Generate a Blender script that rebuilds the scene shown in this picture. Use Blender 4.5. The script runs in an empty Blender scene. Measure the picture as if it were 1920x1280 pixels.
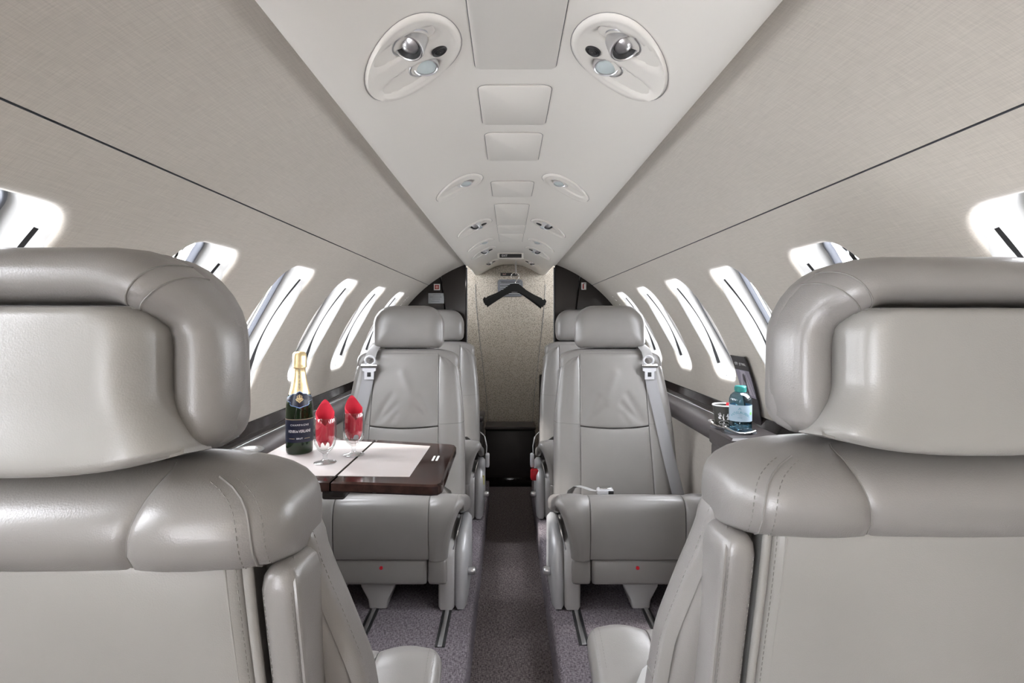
import bpy, bmesh, math, random
from mathutils import Vector, Matrix
random.seed(7)
SC = bpy.context.scene
COL = SC.collection
PI = math.pi

# ------------------------------------------------------------------ camera, sky, lamps, exposure
F = 1050.0                       # focal length in pixels of the 1920 wide frame
CAMZ = 0.97
cam = bpy.data.cameras.new('camera'); cam.sensor_width = 36.0
cam.lens = F * 36.0 / 1920.0
cam.shift_x = 6.0 / 1920.0; cam.shift_y = -40.0 / 1920.0
cam.clip_start = 0.02
co = bpy.data.objects.new('camera', cam); COL.objects.link(co)
co.location = (0, 0, CAMZ); co.rotation_euler = (PI / 2, 0, 0)
SC.camera = co

SC.view_settings.view_transform = 'Standard'
SC.view_settings.look = 'None'
SC.view_settings.gamma = 1.0
SC.view_settings.use_curve_mapping = False
SC.view_settings.exposure = 0.0
SKY = 27.0
world = bpy.data.worlds.new('overcast_sky'); SC.world = world; world.use_nodes = True
nt = world.node_tree
bg = nt.nodes['Background']; bg.inputs[0].default_value = (0.925, 0.95, 1.0, 1); bg.inputs[1].default_value = SKY
world.cycles.sampling_method = 'AUTOMATIC'
SC.cycles.use_denoising = True
SC.cycles.max_bounces = 14; SC.cycles.diffuse_bounces = 8; SC.cycles.glossy_bounces = 4
SC.cycles.transmission_bounces = 10; SC.cycles.transparent_max_bounces = 12
SC.cycles.sample_clamp_indirect = 8.0
SC.cycles.caustics_reflective = False; SC.cycles.caustics_refractive = False

sun = bpy.data.lights.new('sun', 'SUN'); sun.energy = 7.0; sun.angle = math.radians(4.0); sun.color = (1.0, 0.97, 0.92)
sun_o = bpy.data.objects.new('sun', sun); COL.objects.link(sun_o); sun_o.location = (-3, 1, 4)
sun_o.rotation_euler = Vector((0.90, 0.10, -0.80)).to_track_quat('-Z', 'Y').to_euler()
lamp = bpy.data.lights.new('warm_fill_lamp', 'AREA'); lamp.shape = 'RECTANGLE'; lamp.size = 0.5; lamp.size_y = 0.25; lamp.energy = 1.6; lamp.color = (1.0, 0.90, 0.76)  # added unseen lamp that warms the near seats from behind the camera
lamp_o = bpy.data.objects.new('warm_fill_lamp', lamp); COL.objects.link(lamp_o); lamp_o.location = (0.0, -1.25, 1.20)
lamp_o.rotation_euler = Vector((0.05, 0.9, -0.45)).to_track_quat('-Z', 'Y').to_euler()

# ------------------------------------------------------------------ materials
def mat(name, col, rough=0.5, metal=0.0, **kw):
    m = bpy.data.materials.new(name); m.use_nodes = True
    b = m.node_tree.nodes['Principled BSDF']
    b.inputs['Base Color'].default_value = (*col, 1)
    b.inputs['Roughness'].default_value = rough
    b.inputs['Metallic'].default_value = metal
    for k, v in kw.items(): b.inputs[k].default_value = v
    return m
def N(m, t, **kw):
    n = m.node_tree.nodes.new(t)
    for k, v in kw.items():
        if k in n.inputs: n.inputs[k].default_value = v
        else: setattr(n, k, v)
    return n
def L(m, a, b): m.node_tree.links.new(a, b)
def coords(m, scale=(1, 1, 1), rot=(0, 0, 0)):
    tc = N(m, 'ShaderNodeTexCoord'); mp = N(m, 'ShaderNodeMapping')
    mp.inputs['Scale'].default_value = scale; mp.inputs['Rotation'].default_value = rot
    L(m, tc.outputs['Object'], mp.inputs['Vector']); return mp.outputs['Vector']
def ramp(m, fac, stops):
    r = N(m, 'ShaderNodeValToRGB')
    while len(r.color_ramp.elements) < len(stops): r.color_ramp.elements.new(0.5)
    for e, (p, c) in zip(r.color_ramp.elements, stops): e.position = p; e.color = (*c, 1)
    L(m, fac, r.inputs['Fac']); return r.outputs['Color']
def bump(m, height, strength, dist=0.001):
    b = N(m, 'ShaderNodeBump'); b.inputs['Strength'].default_value = strength; b.inputs['Distance'].default_value = dist
    L(m, height, b.inputs['Height']); L(m, b.outputs['Normal'], m.node_tree.nodes['Principled BSDF'].inputs['Normal'])
def BS(m): return m.node_tree.nodes['Principled BSDF']

def linen(name, col):
    m = mat(name, col, 0.62)
    BS(m).inputs['Sheen Weight'].default_value = 0.25
    BS(m).inputs['Specular IOR Level'].default_value = 0.35
    a = N(m, 'ShaderNodeTexNoise', Scale=1.0, Detail=3.0); L(m, coords(m, (620, 26, 620)), a.inputs['Vector'])
    b = N(m, 'ShaderNodeTexNoise', Scale=1.0, Detail=3.0); L(m, coords(m, (40, 760, 40)), b.inputs['Vector'])
    c = N(m, 'ShaderNodeTexNoise', Scale=4.0, Detail=2.0); L(m, coords(m), c.inputs['Vector'])
    ad = N(m, 'ShaderNodeMath', operation='ADD'); L(m, a.outputs['Fac'], ad.inputs[0]); L(m, b.outputs['Fac'], ad.inputs[1])
    ad2 = N(m, 'ShaderNodeMath', operation='MULTIPLY_ADD'); L(m, c.outputs['Fac'], ad2.inputs[0]); ad2.inputs[1].default_value = 0.3; L(m, ad.outputs[0], ad2.inputs[2])
    hf = N(m, 'ShaderNodeMath', operation='MULTIPLY'); L(m, ad2.outputs[0], hf.inputs[0]); hf.inputs[1].default_value = 0.435
    k0 = [x * 0.86 for x in col]; k1 = [min(1, x * 1.12) for x in col]
    L(m, ramp(m, hf.outputs[0], [(0.32, k0), (0.68, k1)]), BS(m).inputs['Base Color'])
    bump(m, ad.outputs[0], 0.18, 0.0005)
    return m
def leather(name, col, rough=0.42):
    m = mat(name, col, rough)
    n = N(m, 'ShaderNodeTexNoise', Scale=6.0, Detail=3.0); L(m, coords(m), n.inputs['Vector'])
    L(m, ramp(m, n.outputs['Fac'], [(0.3, [x * 0.94 for x in col]), (0.7, [x * 1.05 for x in col])]), BS(m).inputs['Base Color'])
    BS(m).inputs['Specular IOR Level'].default_value = 0.65
    v = N(m, 'ShaderNodeTexVoronoi', Scale=700.0); L(m, coords(m), v.inputs['Vector'])
    n2 = N(m, 'ShaderNodeTexNoise', Scale=45.0, Detail=4.0); L(m, coords(m), n2.inputs['Vector'])
    mx = N(m, 'ShaderNodeMath', operation='MULTIPLY_ADD'); L(m, v.outputs['Distance'], mx.inputs[0]); mx.inputs[1].default_value = 0.35; L(m, n2.outputs['Fac'], mx.inputs[2])
    bump(m, mx.outputs[0], 0.16, 0.0015)
    return m
def carpet(name, c0, c1, sc=240):
    m = mat(name, c0, 0.95); BS(m).inputs['Specular IOR Level'].default_value = 0.1
    a = N(m, 'ShaderNodeTexNoise', Scale=1.0, Detail=2.0); L(m, coords(m, (sc * 0.35, sc, sc)), a.inputs['Vector'])
    b = N(m, 'ShaderNodeTexNoise', Scale=1.0, Detail=1.0); L(m, coords(m, (sc, sc * 0.2, sc)), b.inputs['Vector'])
    ad = N(m, 'ShaderNodeMath', operation='MULTIPLY_ADD'); L(m, a.outputs['Fac'], ad.inputs[0]); ad.inputs[1].default_value = 0.6
    hb = N(m, 'ShaderNodeMath', operation='MULTIPLY'); L(m, b.outputs['Fac'], hb.inputs[0]); hb.inputs[1].default_value = 0.4
    L(m, hb.outputs[0], ad.inputs[2])
    L(m, ramp(m, ad.outputs[0], [(0.38, c0), (0.62, c1)]), BS(m).inputs['Base Color'])
    bump(m, ad.outputs[0], 0.6, 0.003)
    return m
def wood(name, c0, c1, rough=0.08):
    m = mat(name, c0, rough); BS(m).inputs['Specular IOR Level'].default_value = 0.22
    a = N(m, 'ShaderNodeTexNoise', Scale=1.0, Detail=5.0); L(m, coords(m, (60, 6, 60)), a.inputs['Vector'])
    L(m, ramp(m, a.outputs['Fac'], [(0.3, c0), (0.7, c1)]), BS(m).inputs['Base Color'])
    return m
M = {}
M['linen'] = linen('linen_wall_fabric', (0.48, 0.442, 0.388))
M['linen_low'] = linen('lower_wall_fabric', (0.42, 0.385, 0.345))
M['ceil'] = mat('ceiling_ivory_plastic', (0.77, 0.742, 0.69), 0.38)
M['white'] = mat('window_white_plastic', (0.30, 0.295, 0.285), 0.35)
M['leather'] = leather('taupe_leather', (0.208, 0.196, 0.188), 0.32)
M['leather_back'] = leather('taupe_vinyl_shell', (0.255, 0.245, 0.231), 0.33)
M['thread'] = mat('taupe_thread', (0.19, 0.18, 0.17), 0.8)
M['belt'] = mat('grey_webbing', (0.25, 0.245, 0.255), 0.7)
M['belt_l'] = mat('pale_webbing', (0.34, 0.335, 0.33), 0.7)
M['silver'] = mat('brushed_silver', (0.72, 0.72, 0.73), 0.28, 1.0)
M['chrome'] = mat('chrome', (0.85, 0.85, 0.86), 0.1, 1.0)
M['buckle'] = mat('grey_buckle_plastic', (0.52, 0.52, 0.54), 0.3)
M['pod'] = mat('grey_pod_plastic', (0.36, 0.35, 0.345), 0.42)
M['pod_s'] = mat('silver_pod_cover', (0.45, 0.45, 0.46), 0.42, 0.4)
M['dark'] = mat('black_rubber', (0.012, 0.012, 0.013), 0.5)
M['seal'] = mat('grey_window_seal', (0.10, 0.105, 0.12), 0.4)
M['gloss'] = mat('gloss_black_brown', (0.018, 0.014, 0.013), 0.10)
BS(M['gloss']).inputs['Specular IOR Level'].default_value = 0.3
M['ledge'] = leather('dark_aubergine_leather', (0.045, 0.037, 0.038), 0.38)
M['wood'] = wood('dark_lacquered_wood', (0.012, 0.006, 0.005), (0.030, 0.015, 0.012))
M['inlay'] = leather('table_leather_inlay', (0.40, 0.36, 0.345), 0.4)
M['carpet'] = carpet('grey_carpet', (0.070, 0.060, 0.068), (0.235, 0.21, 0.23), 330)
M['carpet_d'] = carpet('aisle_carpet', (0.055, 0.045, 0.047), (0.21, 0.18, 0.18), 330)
M['red'] = mat('red_plastic', (0.45, 0.01, 0.02), 0.35)
M['napkin'] = mat('red_paper_napkin', (0.52, 0.012, 0.035), 0.8)
M['black'] = mat('black_flock', (0.006, 0.006, 0.006), 0.9)
M['yellow'] = mat('yellow_tag', (0.60, 0.55, 0.18), 0.6)
M['paper'] = mat('white_paper', (0.80, 0.79, 0.77), 0.6)
M['plac'] = mat('grey_placard', (0.45, 0.47, 0.49), 0.4)
M['ink'] = mat('grey_ink', (0.16, 0.17, 0.18), 0.6)
M['redprint'] = mat('red_print', (0.33, 0.035, 0.03), 0.5)
M['pinkprint'] = mat('pale_red_print', (0.70, 0.42, 0.38), 0.5)
M['gold'] = mat('gold_foil', (0.86, 0.68, 0.38), 0.34, 0.75)
nn = N(M['gold'], 'ShaderNodeTexNoise', Scale=130.0, Detail=3.0); L(M['gold'], coords(M['gold']), nn.inputs['Vector']); bump(M['gold'], nn.outputs['Fac'], 0.35, 0.002)
M['goldprint'] = mat('gold_print', (0.62, 0.48, 0.26), 0.4, 0.3)
M['navy'] = mat('navy_label', (0.004, 0.006, 0.022), 0.35)
M['blue'] = mat('pale_blue_print', (0.25, 0.42, 0.75), 0.4)
M['whitep'] = mat('white_print', (0.85, 0.85, 0.84), 0.5)
M['bglass'] = mat('dark_green_glass', (0.012, 0.040, 0.008), 0.03, 0.0, **{'Transmission Weight': 0.75, 'IOR': 1.5})
M['glass_solid'] = mat('clear_glass', (1, 1, 1), 0.0, 0.0, **{'Transmission Weight': 1.0, 'IOR': 1.45})
M['teal'] = mat('teal_cap', (0.02, 0.22, 0.20), 0.4)
M['wlabel'] = mat('pale_blue_label', (0.36, 0.47, 0.56), 0.5)
M['tealink'] = mat('teal_ink', (0.05, 0.25, 0.33), 0.5)
M['green'] = mat('green_print', (0.20, 0.55, 0.10), 0.5)
M['cup'] = mat('dark_olive_paper', (0.030, 0.029, 0.022), 0.5)
M['broch'] = mat('dark_brochure', (0.022, 0.020, 0.022), 0.25)
M['lilac'] = mat('brochure_grey_violet', (0.22, 0.20, 0.25), 0.3)
M['lilac2'] = mat('brochure_pale_violet', (0.42, 0.39, 0.44), 0.3)
M['lens'] = mat('frosted_lens', (0.55, 0.62, 0.62), 0.15)
M['cab'] = mat('dark_brown_lacquer', (0.016, 0.012, 0.011), 0.14)
M['bench'] = leather('black_brown_leather', (0.022, 0.017, 0.016), 0.5)
# speckled rear wall covering
m = mat('speckled_beige_fabric', (0.4, 0.35, 0.28), 0.8)
v = N(m, 'ShaderNodeTexVoronoi', Scale=160.0); L(m, coords(m), v.inputs['Vector'])
L(m, ramp(m, v.outputs['Distance'], [(0.18, (0.09, 0.075, 0.06)), (0.46, (0.33, 0.295, 0.25))]), BS(m).inputs['Base Color'])
M['speck'] = m
# thin window glazing: clear sheet with a Fresnel reflection
m = bpy.data.materials.new('window_glazing'); m.use_nodes = True
for n_ in list(m.node_tree.nodes): m.node_tree.nodes.remove(n_)
o_ = N(m, 'ShaderNodeOutputMaterial'); mx = N(m, 'ShaderNodeMixShader'); tr = N(m, 'ShaderNodeBsdfTransparent'); gl = N(m, 'ShaderNodeBsdfGlossy', Roughness=0.02); fr = N(m, 'ShaderNodeFresnel', IOR=1.4)
L(m, fr.outputs[0], mx.inputs[0]); L(m, tr.outputs[0], mx.inputs[1]); L(m, gl.outputs[0], mx.inputs[2]); L(m, mx.outputs[0], o_.inputs[0])
M['pane'] = m
def clear(name, tint, lo=0.03, hi=0.75, blend=0.30):
    m = bpy.data.materials.new(name); m.use_nodes = True
    for n_ in list(m.node_tree.nodes): m.node_tree.nodes.remove(n_)
    o_ = N(m, 'ShaderNodeOutputMaterial'); mx = N(m, 'ShaderNodeMixShader'); tr = N(m, 'ShaderNodeBsdfTransparent', Color=(*tint, 1)); gl = N(m, 'ShaderNodeBsdfGlossy', Roughness=0.03)
    lw = N(m, 'ShaderNodeLayerWeight', Blend=blend); mr = N(m, 'ShaderNodeMapRange'); mr.inputs['To Min'].default_value = lo; mr.inputs['To Max'].default_value = hi
    L(m, lw.outputs['Facing'], mr.inputs['Value']); L(m, mr.outputs[0], mx.inputs[0]); L(m, tr.outputs[0], mx.inputs[1]); L(m, gl.outputs[0], mx.inputs[2]); L(m, mx.outputs[0], o_.inputs[0])
    return m
M['glass'] = clear('clear_thin_glass', (0.97, 0.98, 0.98))
M['pet'] = clear('blue_clear_plastic', (0.40, 0.62, 0.72), 0.05, 0.6)

# ------------------------------------------------------------------ mesh helpers
class MB:
    def __init__(s): s.v = []; s.f = []
    def add(s, vs, fs, flip=False):
        o = len(s.v); s.v += [tuple(v) for v in vs]
        for f in fs: s.f.append(tuple(o + i for i in (reversed(f) if flip else f)))
        return s
    def build(s, name, material, parent=None, mir=1, smooth=True, sharp=40, xf=None, kind=None):
        me = bpy.data.meshes.new(name)
        vs = s.v
        if xf is not None: vs = [tuple(xf @ Vector(v)) for v in vs]
        if mir < 0: vs = [(-v[0], v[1], v[2]) for v in vs]
        fs = [tuple(reversed(f)) for f in s.f] if mir < 0 else s.f
        me.from_pydata(vs, [], fs); me.update()
        me.materials.append(material)
        if smooth:
            me.polygons.foreach_set('use_smooth', [True] * len(me.polygons))
            try: me.set_sharp_from_angle(angle=math.radians(sharp))
            except Exception: pass
        ob = bpy.data.objects.new(name, me); COL.objects.link(ob)
        if parent is not None: ob.parent = parent
        if kind: ob['kind'] = kind
        return ob

def grid_faces(nu, nv, cu=False, cv=False):
    fs = []
    for i in range(nu if cu else nu - 1):
        for j in range(nv if cv else nv - 1):
            a = i * nv + j; b = ((i + 1) % nu) * nv + j
            c = ((i + 1) % nu) * nv + (j + 1) % nv; d = i * nv + (j + 1) % nv
            fs.append((a, b, c, d))
    return fs
def loft(rings, cap0=True, cap1=True, closed=True):
    """rings: list of equal-length point lists; faces point outward when rings run CCW seen from the end they advance to"""
    n = len(rings[0]); vs = [p for r in rings for p in r]; fs = []
    for i in range(len(rings) - 1):
        for j in range(n if closed else n - 1):
            k = (j + 1) % n
            fs.append((i * n + j, i * n + k, (i + 1) * n + k, (i + 1) * n + j))
    if cap0: fs.append(tuple(reversed(range(n))))
    if cap1: fs.append(tuple((len(rings) - 1) * n + j for j in range(n)))
    return vs, fs
def box(cx, cy, cz, sx, sy, sz, r=0.004, seg=2):
    bm = bmesh.new(); bmesh.ops.create_cube(bm, size=1.0)
    for v in bm.verts: v.co = Vector((v.co.x * sx, v.co.y * sy, v.co.z * sz))
    if r > 0: bmesh.ops.bevel(bm, geom=bm.edges[:], offset=min(r, 0.49 * min(sx, sy, sz)), segments=seg, affect='EDGES', profile=0.5)
    bm.verts.index_update()
    vs = [v.co + Vector((cx, cy, cz)) for v in bm.verts]; fs = [tuple(v.index for v in f.verts) for f in bm.faces]
    bm.free(); return vs, fs
def tube(path, r, n=8, closed=False, flat=None):
    """round (or flattened: flat=(half width, half thickness, width direction)) tube along a path"""
    pts = [Vector(p) for p in path]; rings = []
    prev = None
    for i, p in enumerate(pts):
        if closed: t = pts[(i + 1) % len(pts)] - pts[i - 1]
        else: t = pts[min(i + 1, len(pts) - 1)] - pts[max(i - 1, 0)]
        t.normalize()
        if flat is not None:
            a = Vector(flat[2]); a = (a - a.dot(t) * t).normalized()
        else:
            a = prev if prev is not None else (Vector((0, 0, 1)) if abs(t.z) < 0.9 else Vector((1, 0, 0)))
            a = (a - a.dot(t) * t).normalized(); prev = a
        b = t.cross(a)
        rr = r[i] if isinstance(r, (list, tuple)) else r
        ra, rb = (flat[0], flat[1]) if flat is not None else (rr, rr)
        rings.append([p + a * ra * math.cos(2 * PI * k / n) + b * rb * math.sin(2 * PI * k / n) for k in range(n)])
    if closed: rings.append(rings[0]); return loft(rings, False, False)
    return loft(rings)
def lathe(prof, n=32, c=(0, 0, 0)):
    """prof: (r, z) from bottom to top; open ends"""
    vs = []; fs = []
    for (r, z) in prof:
        for k in range(n):
            a = 2 * PI * k / n; vs.append((c[0] + r * math.cos(a), c[1] + r * math.sin(a), c[2] + z))
    for i in range(len(prof) - 1):
        for k in range(n):
            q = (k + 1) % n; fs.append((i * n + k, i * n + q, (i + 1) * n + q, (i + 1) * n + k))
    return vs, fs
def prism(pts2, z0, z1, r=0.0):
    """polygon (CCW) in xy extruded from z0 to z1, top and bottom edges eased by r"""
    if r > 0:
        rings = [[(x, y, z0) for x, y in off(pts2, -r)], [(x, y, z0 + r) for x, y in pts2], [(x, y, z1 - r) for x, y in pts2], [(x, y, z1) for x, y in off(pts2, -r)]]
    else: rings = [[(x, y, z0) for x, y in pts2], [(x, y, z1) for x, y in pts2]]
    return loft(rings)
def off(pts, e):
    """offset a CCW polygon outward by e"""
    n = len(pts); out = []
    for i in range(n):
        p0 = Vector(pts[i - 1]); p1 = Vector(pts[i]); p2 = Vector(pts[(i + 1) % n])
        a = (p1 - p0); b = (p2 - p1)
        if a.length < 1e-9: a = b
        if b.length < 1e-9: b = a
        na = Vector((a.y, -a.x)).normalized(); nb = Vector((b.y, -b.x)).normalized()
        m_ = na + nb
        if m_.length < 1e-6: m_ = na
        m_.normalize(); k = e / max(0.4, m_.dot(na))
        out.append((p1.x + m_.x * k, p1.y + m_.y * k))
    return out
def rrect(x0, y0, x1, y1, r, seg=6):
    """rounded rectangle CCW; r one radius or four (x0y0, x1y0, x1y1, x0y1)"""
    if not isinstance(r, (list, tuple)): r = [r] * 4
    pts = []
    for (cx, cy, rr, a0) in ((x0 + r[0], y0 + r[0], r[0], PI), (x1 - r[1], y0 + r[1], r[1], 1.5 * PI), (x1 - r[2], y1 - r[2], r[2], 0), (x0 + r[3], y1 - r[3], r[3], 0.5 * PI)):
        for k in range(seg + 1):
            a = a0 + 0.5 * PI * k / seg; pts.append((cx + rr * math.cos(a), cy + rr * math.sin(a)))
    return pts
def interp(tab, x):
    if x <= tab[0][0]: return tab[0][1]
    for (a, b), (c, d) in zip(tab, tab[1:]):
        if x <= c: return b + (d - b) * (x - a) / (c - a)
    return tab[-1][1]
def spline(pts, n):
    """Catmull-Rom through pts, n samples"""
    P = [Vector(p) for p in pts]; out = []
    for k in range(n):
        t = k / (n - 1) * (len(P) - 1); i = min(int(t), len(P) - 2); u = t - i
        p0 = P[max(i - 1, 0)]; p1 = P[i]; p2 = P[i + 1]; p3 = P[min(i + 2, len(P) - 1)]
        out.append(0.5 * ((2 * p1) + (p2 - p0) * u + (2 * p0 - 5 * p1 + 4 * p2 - p3) * u * u + (3 * p1 - p0 - 3 * p2 + p3) * u ** 3))
    return out
def pad(P, na, nb, r=(0.01,) * 4, puff=0.004, thick=0.03, sgn=1, extra=None):
    """upholstered patch: P(a, b) is its base surface, edges roll down with radius r (a0, a1, b0, b1)"""
    def V(a, b): return Vector(P(a, b))
    La = sum((V((k + 1) / 8, .5) - V(k / 8, .5)).length for k in range(8)); Lb = sum((V(.5, (k + 1) / 8) - V(.5, k / 8)).length for k in range(8))
    def samples(n, L_, r0, r1):
        s = set()
        for k in range(5):
            t = 1 - math.cos(0.5 * PI * k / 4)
            s.add(round(min(.5, r0 * t / L_), 5)); s.add(round(1 - min(.5, r1 * t / L_), 5))
        lo = min(.5, r0 / L_); hi = 1 - min(.5, r1 / L_)
        for k in range(n + 1): s.add(round(lo + (hi - lo) * k / n, 5))
        s = sorted(s); return s
    A = samples(na, La, r[0], r[1]); B = samples(nb, Lb, r[2], r[3])
    vs = []; nu = len(A) + 2; nv = len(B) + 2; e = 1e-3
    def nrm(a, b):
        a0, a1 = max(0, a - e), min(1, a + e); b0, b1 = max(0, b - e), min(1, b + e)
        n = (V(a1, b) - V(a0, b)).cross(V(a, b1) - V(a, b0)); n.normalize(); return n * sgn
    for i in range(nu):
        for j in range(nv):
            a = A[min(max(i - 1, 0), len(A) - 1)]; b = B[min(max(j - 1, 0), len(B) - 1)]
            da = max(0, 1 - a * La / r[0]) if r[0] and a < .5 else (max(0, 1 - (1 - a) * La / r[1]) if r[1] else 0)
            db = max(0, 1 - b * Lb / r[2]) if r[2] and b < .5 else (max(0, 1 - (1 - b) * Lb / r[3]) if r[3] else 0)
            ra = r[0] if a < .5 else r[1]; rb = r[2] if b < .5 else r[3]
            rho = math.hypot(da, db); re = (ra * da + rb * db) / (da + db) if da + db > 0 else 0
            drop = re * (1 - math.sqrt(max(0, 1 - rho * rho))) if rho < 1 else re
            h = puff * (math.sin(PI * a) * math.sin(PI * b)) ** 0.5 - drop if 0 < a < 1 and 0 < b < 1 else -drop
            if extra: h += extra(a, b) * min(1, 6 * min(a, 1 - a, b, 1 - b))
            if i in (0, nu - 1) or j in (0, nv - 1): h = -thick
            vs.append(V(a, b) + nrm(a, b) * h)
    fs = grid_faces(nu, nv)
    if sgn < 0: fs = [tuple(reversed(f)) for f in fs]
    return vs, fs
def stitches(path, w=0.00042, dash=0.0036, gap=0.0028, lift=None):
    """a run of thread stitches along a path; lift: outward direction"""
    pts = [Vector(p) for p in path]; vs = []; fs = []
    seg = [(a, b, (b - a).length) for a, b in zip(pts, pts[1:])]; tot = sum(s[2] for s in seg)
    def at(d):
        for a, b, l in seg:
            if d <= l or (a, b, l) == seg[-1]: return a + (b - a) * min(1, d / max(l, 1e-9))
            d -= l
    d = 0
    while d + dash < tot:
        a = at(d); b = at(d + dash); t = (b - a).normalized(); n = Vector(lift).normalized() if lift is not None else Vector((0, 0, 1)); s = t.cross(n).normalized() * w
        o = len(vs); vs += [a - s, a + n * w * 1.1, a + s, b - s, b + n * w * 1.1, b + s]
        fs += [(o, o + 1, o + 4, o + 3), (o + 1, o + 2, o + 5, o + 4), (o, o + 2, o + 1), (o + 3, o + 4, o + 5)]
        d += dash + gap
    return vs, fs
def text2d(s, size, align='CENTER', spacing=1.0):
    """flat letter outlines of the built-in font as (verts2d, faces)"""
    cu = bpy.data.curves.new('lettering', 'FONT'); cu.body = s; cu.size = size; cu.align_x = align; cu.align_y = 'CENTER'; cu.resolution_u = 2; cu.space_character = spacing
    ob = bpy.data.objects.new('lettering', cu); COL.objects.link(ob)
    dg = bpy.context.evaluated_depsgraph_get(); ev = ob.evaluated_get(dg); me = ev.to_mesh()
    vs = [(v.co.x, v.co.y) for v in me.vertices]; fs = [tuple(p.vertices) for p in me.polygons]
    ev.to_mesh_clear(); bpy.data.objects.remove(ob); bpy.data.curves.remove(cu)
    return vs, fs
def map2d(vf, fn): return [fn(x, y) for x, y in vf[0]], vf[1]

def empty(name, loc=(0, 0, 0), rz=0.0, label=None, cat=None, group=None):
    o = bpy.data.objects.new(name, None); COL.objects.link(o); o.empty_display_size = 0.05
    o.location = loc; o.rotation_euler = (0, 0, rz)
    return tag(o, label, cat, group)
def tag(o, label=None, cat=None, group=None, kind=None):
    if label: o['label'] = label
    if cat: o['category'] = cat
    if group: o['group'] = group
    if kind: o['kind'] = kind
    return o
def copy_tree(o, parent=None):
    c = o.copy(); COL.objects.link(c)
    if parent is not None: c.parent = parent
    for ch in list(o.children): copy_tree(ch, c)
    return c
def bx(name, m_, parent, *a, **k):
    return MB().add(*box(*a, **k)).build(name, m_, parent)

# ------------------------------------------------------------------ cabin shell
XC, ZC, R = 0.01, CAMZ - 0.416, 0.80
Y0, Y1 = -1.60, 3.385            # forward bulkhead, aft divider
PITCH = 0.463
def circ(side, th, r=R): return (XC + side * r * math.cos(th), ZC + r * math.sin(th))
D = math.radians
TH_B, TH_S, TH_T = D(5.0), D(51.6), D(71.5)
W0, W1 = D(14.7), D(44.1)        # window opening, angles
WW = 0.21                        # window opening, width

def cabin_point(side, y, s, depth=0.0):
    """y along the cabin, s arc length on the liner, depth outward"""
    x, z = circ(side, s / R, R + depth); return (x, y, z)

WALLF = {}
def wall_side(side, name, ks, y_lo):
    mb = MB(); nside = 14
    s_lo, s_hi = TH_B * R, TH_S * R
    cy0 = 0.635
    def strip(ya, yb):
        vs = []; n = 24
        for k in range(n + 1):
            s = s_lo + (s_hi - s_lo) * k / n
            vs += [cabin_point(side, ya, s), cabin_point(side, yb, s)]
        fs = [(2 * k, 2 * k + 1, 2 * k + 3, 2 * k + 2) for k in range(n)]
        mb.add(vs, fs, flip=(side > 0))
    ks = sorted(ks)
    for k in ks:
        yc = cy0 + PITCH * k; ya, yb = yc - PITCH / 2, yc + PITCH / 2
        # bay rectangle boundary, CCW in (y, s)
        rect = []
        for i in range(nside): rect.append((ya + (yb - ya) * i / nside, s_lo))
        for i in range(2 * nside): rect.append((yb, s_lo + (s_hi - s_lo) * i / (2 * nside)))
        for i in range(nside): rect.append((yb - (yb - ya) * i / nside, s_hi))
        for i in range(2 * nside): rect.append((ya, s_hi - (s_hi - s_lo) * i / (2 * nside)))
        sm = 0.5 * (W0 + W1) * R; hs = 0.5 * (W1 - W0) * R
        hole = window_outline(yc, len(rect), rect, (yc, sm))
        rings = []
        base = off(hole, 0.014)
        for t in [0, .2, .4, .6, .8, 1]:
            rings.append([cabin_point(side, a[0] + (b[0] - a[0]) * t, a[1] + (b[1] - a[1]) * t) for a, b in zip(rect, base)])
        for e, d in ((0.007, 0.0015), (0.002, 0.005), (0.0, 0.011)):
            rings.append([cabin_point(side, p[0], p[1], d) for p in off(hole, e)])
        vs, fs = loft(rings, False, False)
        mb.add(vs, fs, flip=(side > 0))
    strip(cy0 + PITCH * ks[-1] + PITCH / 2, Y1 + 0.01)
    if y_lo < cy0 + PITCH * ks[0] - PITCH / 2: strip(y_lo, cy0 + PITCH * ks[0] - PITCH / 2)
    w = mb.build(name, M['linen'], sharp=60); w['kind'] = 'structure'
    return w
def window_outline(yc, n, rect=None, c=None):
    sm = 0.5 * (W0 + W1) * R; hs = 0.5 * (W1 - W0) * R; hw = WW / 2; r = 0.055
    if rect is None:
        return rrect(yc - hw, sm - hs, yc + hw, sm + hs, r, 8)
    out = []
    for p in rect:
        dx, dy = p[0] - c[0], p[1] - c[1]
        # distribute by matching the perimeter square param
        t = 1.0 / max(abs(dx) / (PITCH / 2), abs(dy) / max(1e-9, (c[1] - TH_B * R) if dy < 0 else (TH_S * R - c[1])))
        ux = dx * t / (PITCH / 2); uy = dy * t / ((c[1] - TH_B * R) if dy < 0 else (TH_S * R - c[1]))
        x, y = ux * hw, uy * hs
        # pull the corner in to its radius
        qx, qy = abs(x) - (hw - r), abs(y) - (hs - r)
        if qx > 0 and qy > 0:
            l = math.hypot(qx, qy)
            mxl = max(qx, qy)
            x = math.copysign(hw - r + qx * r / l * 1.0, x) if l > 1e-9 else x
            y = math.copysign(hs - r + qy * r / l * 1.0, y) if l > 1e-9 else y
        out.append((c[0] + x, c[1] + y))
    return out

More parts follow.
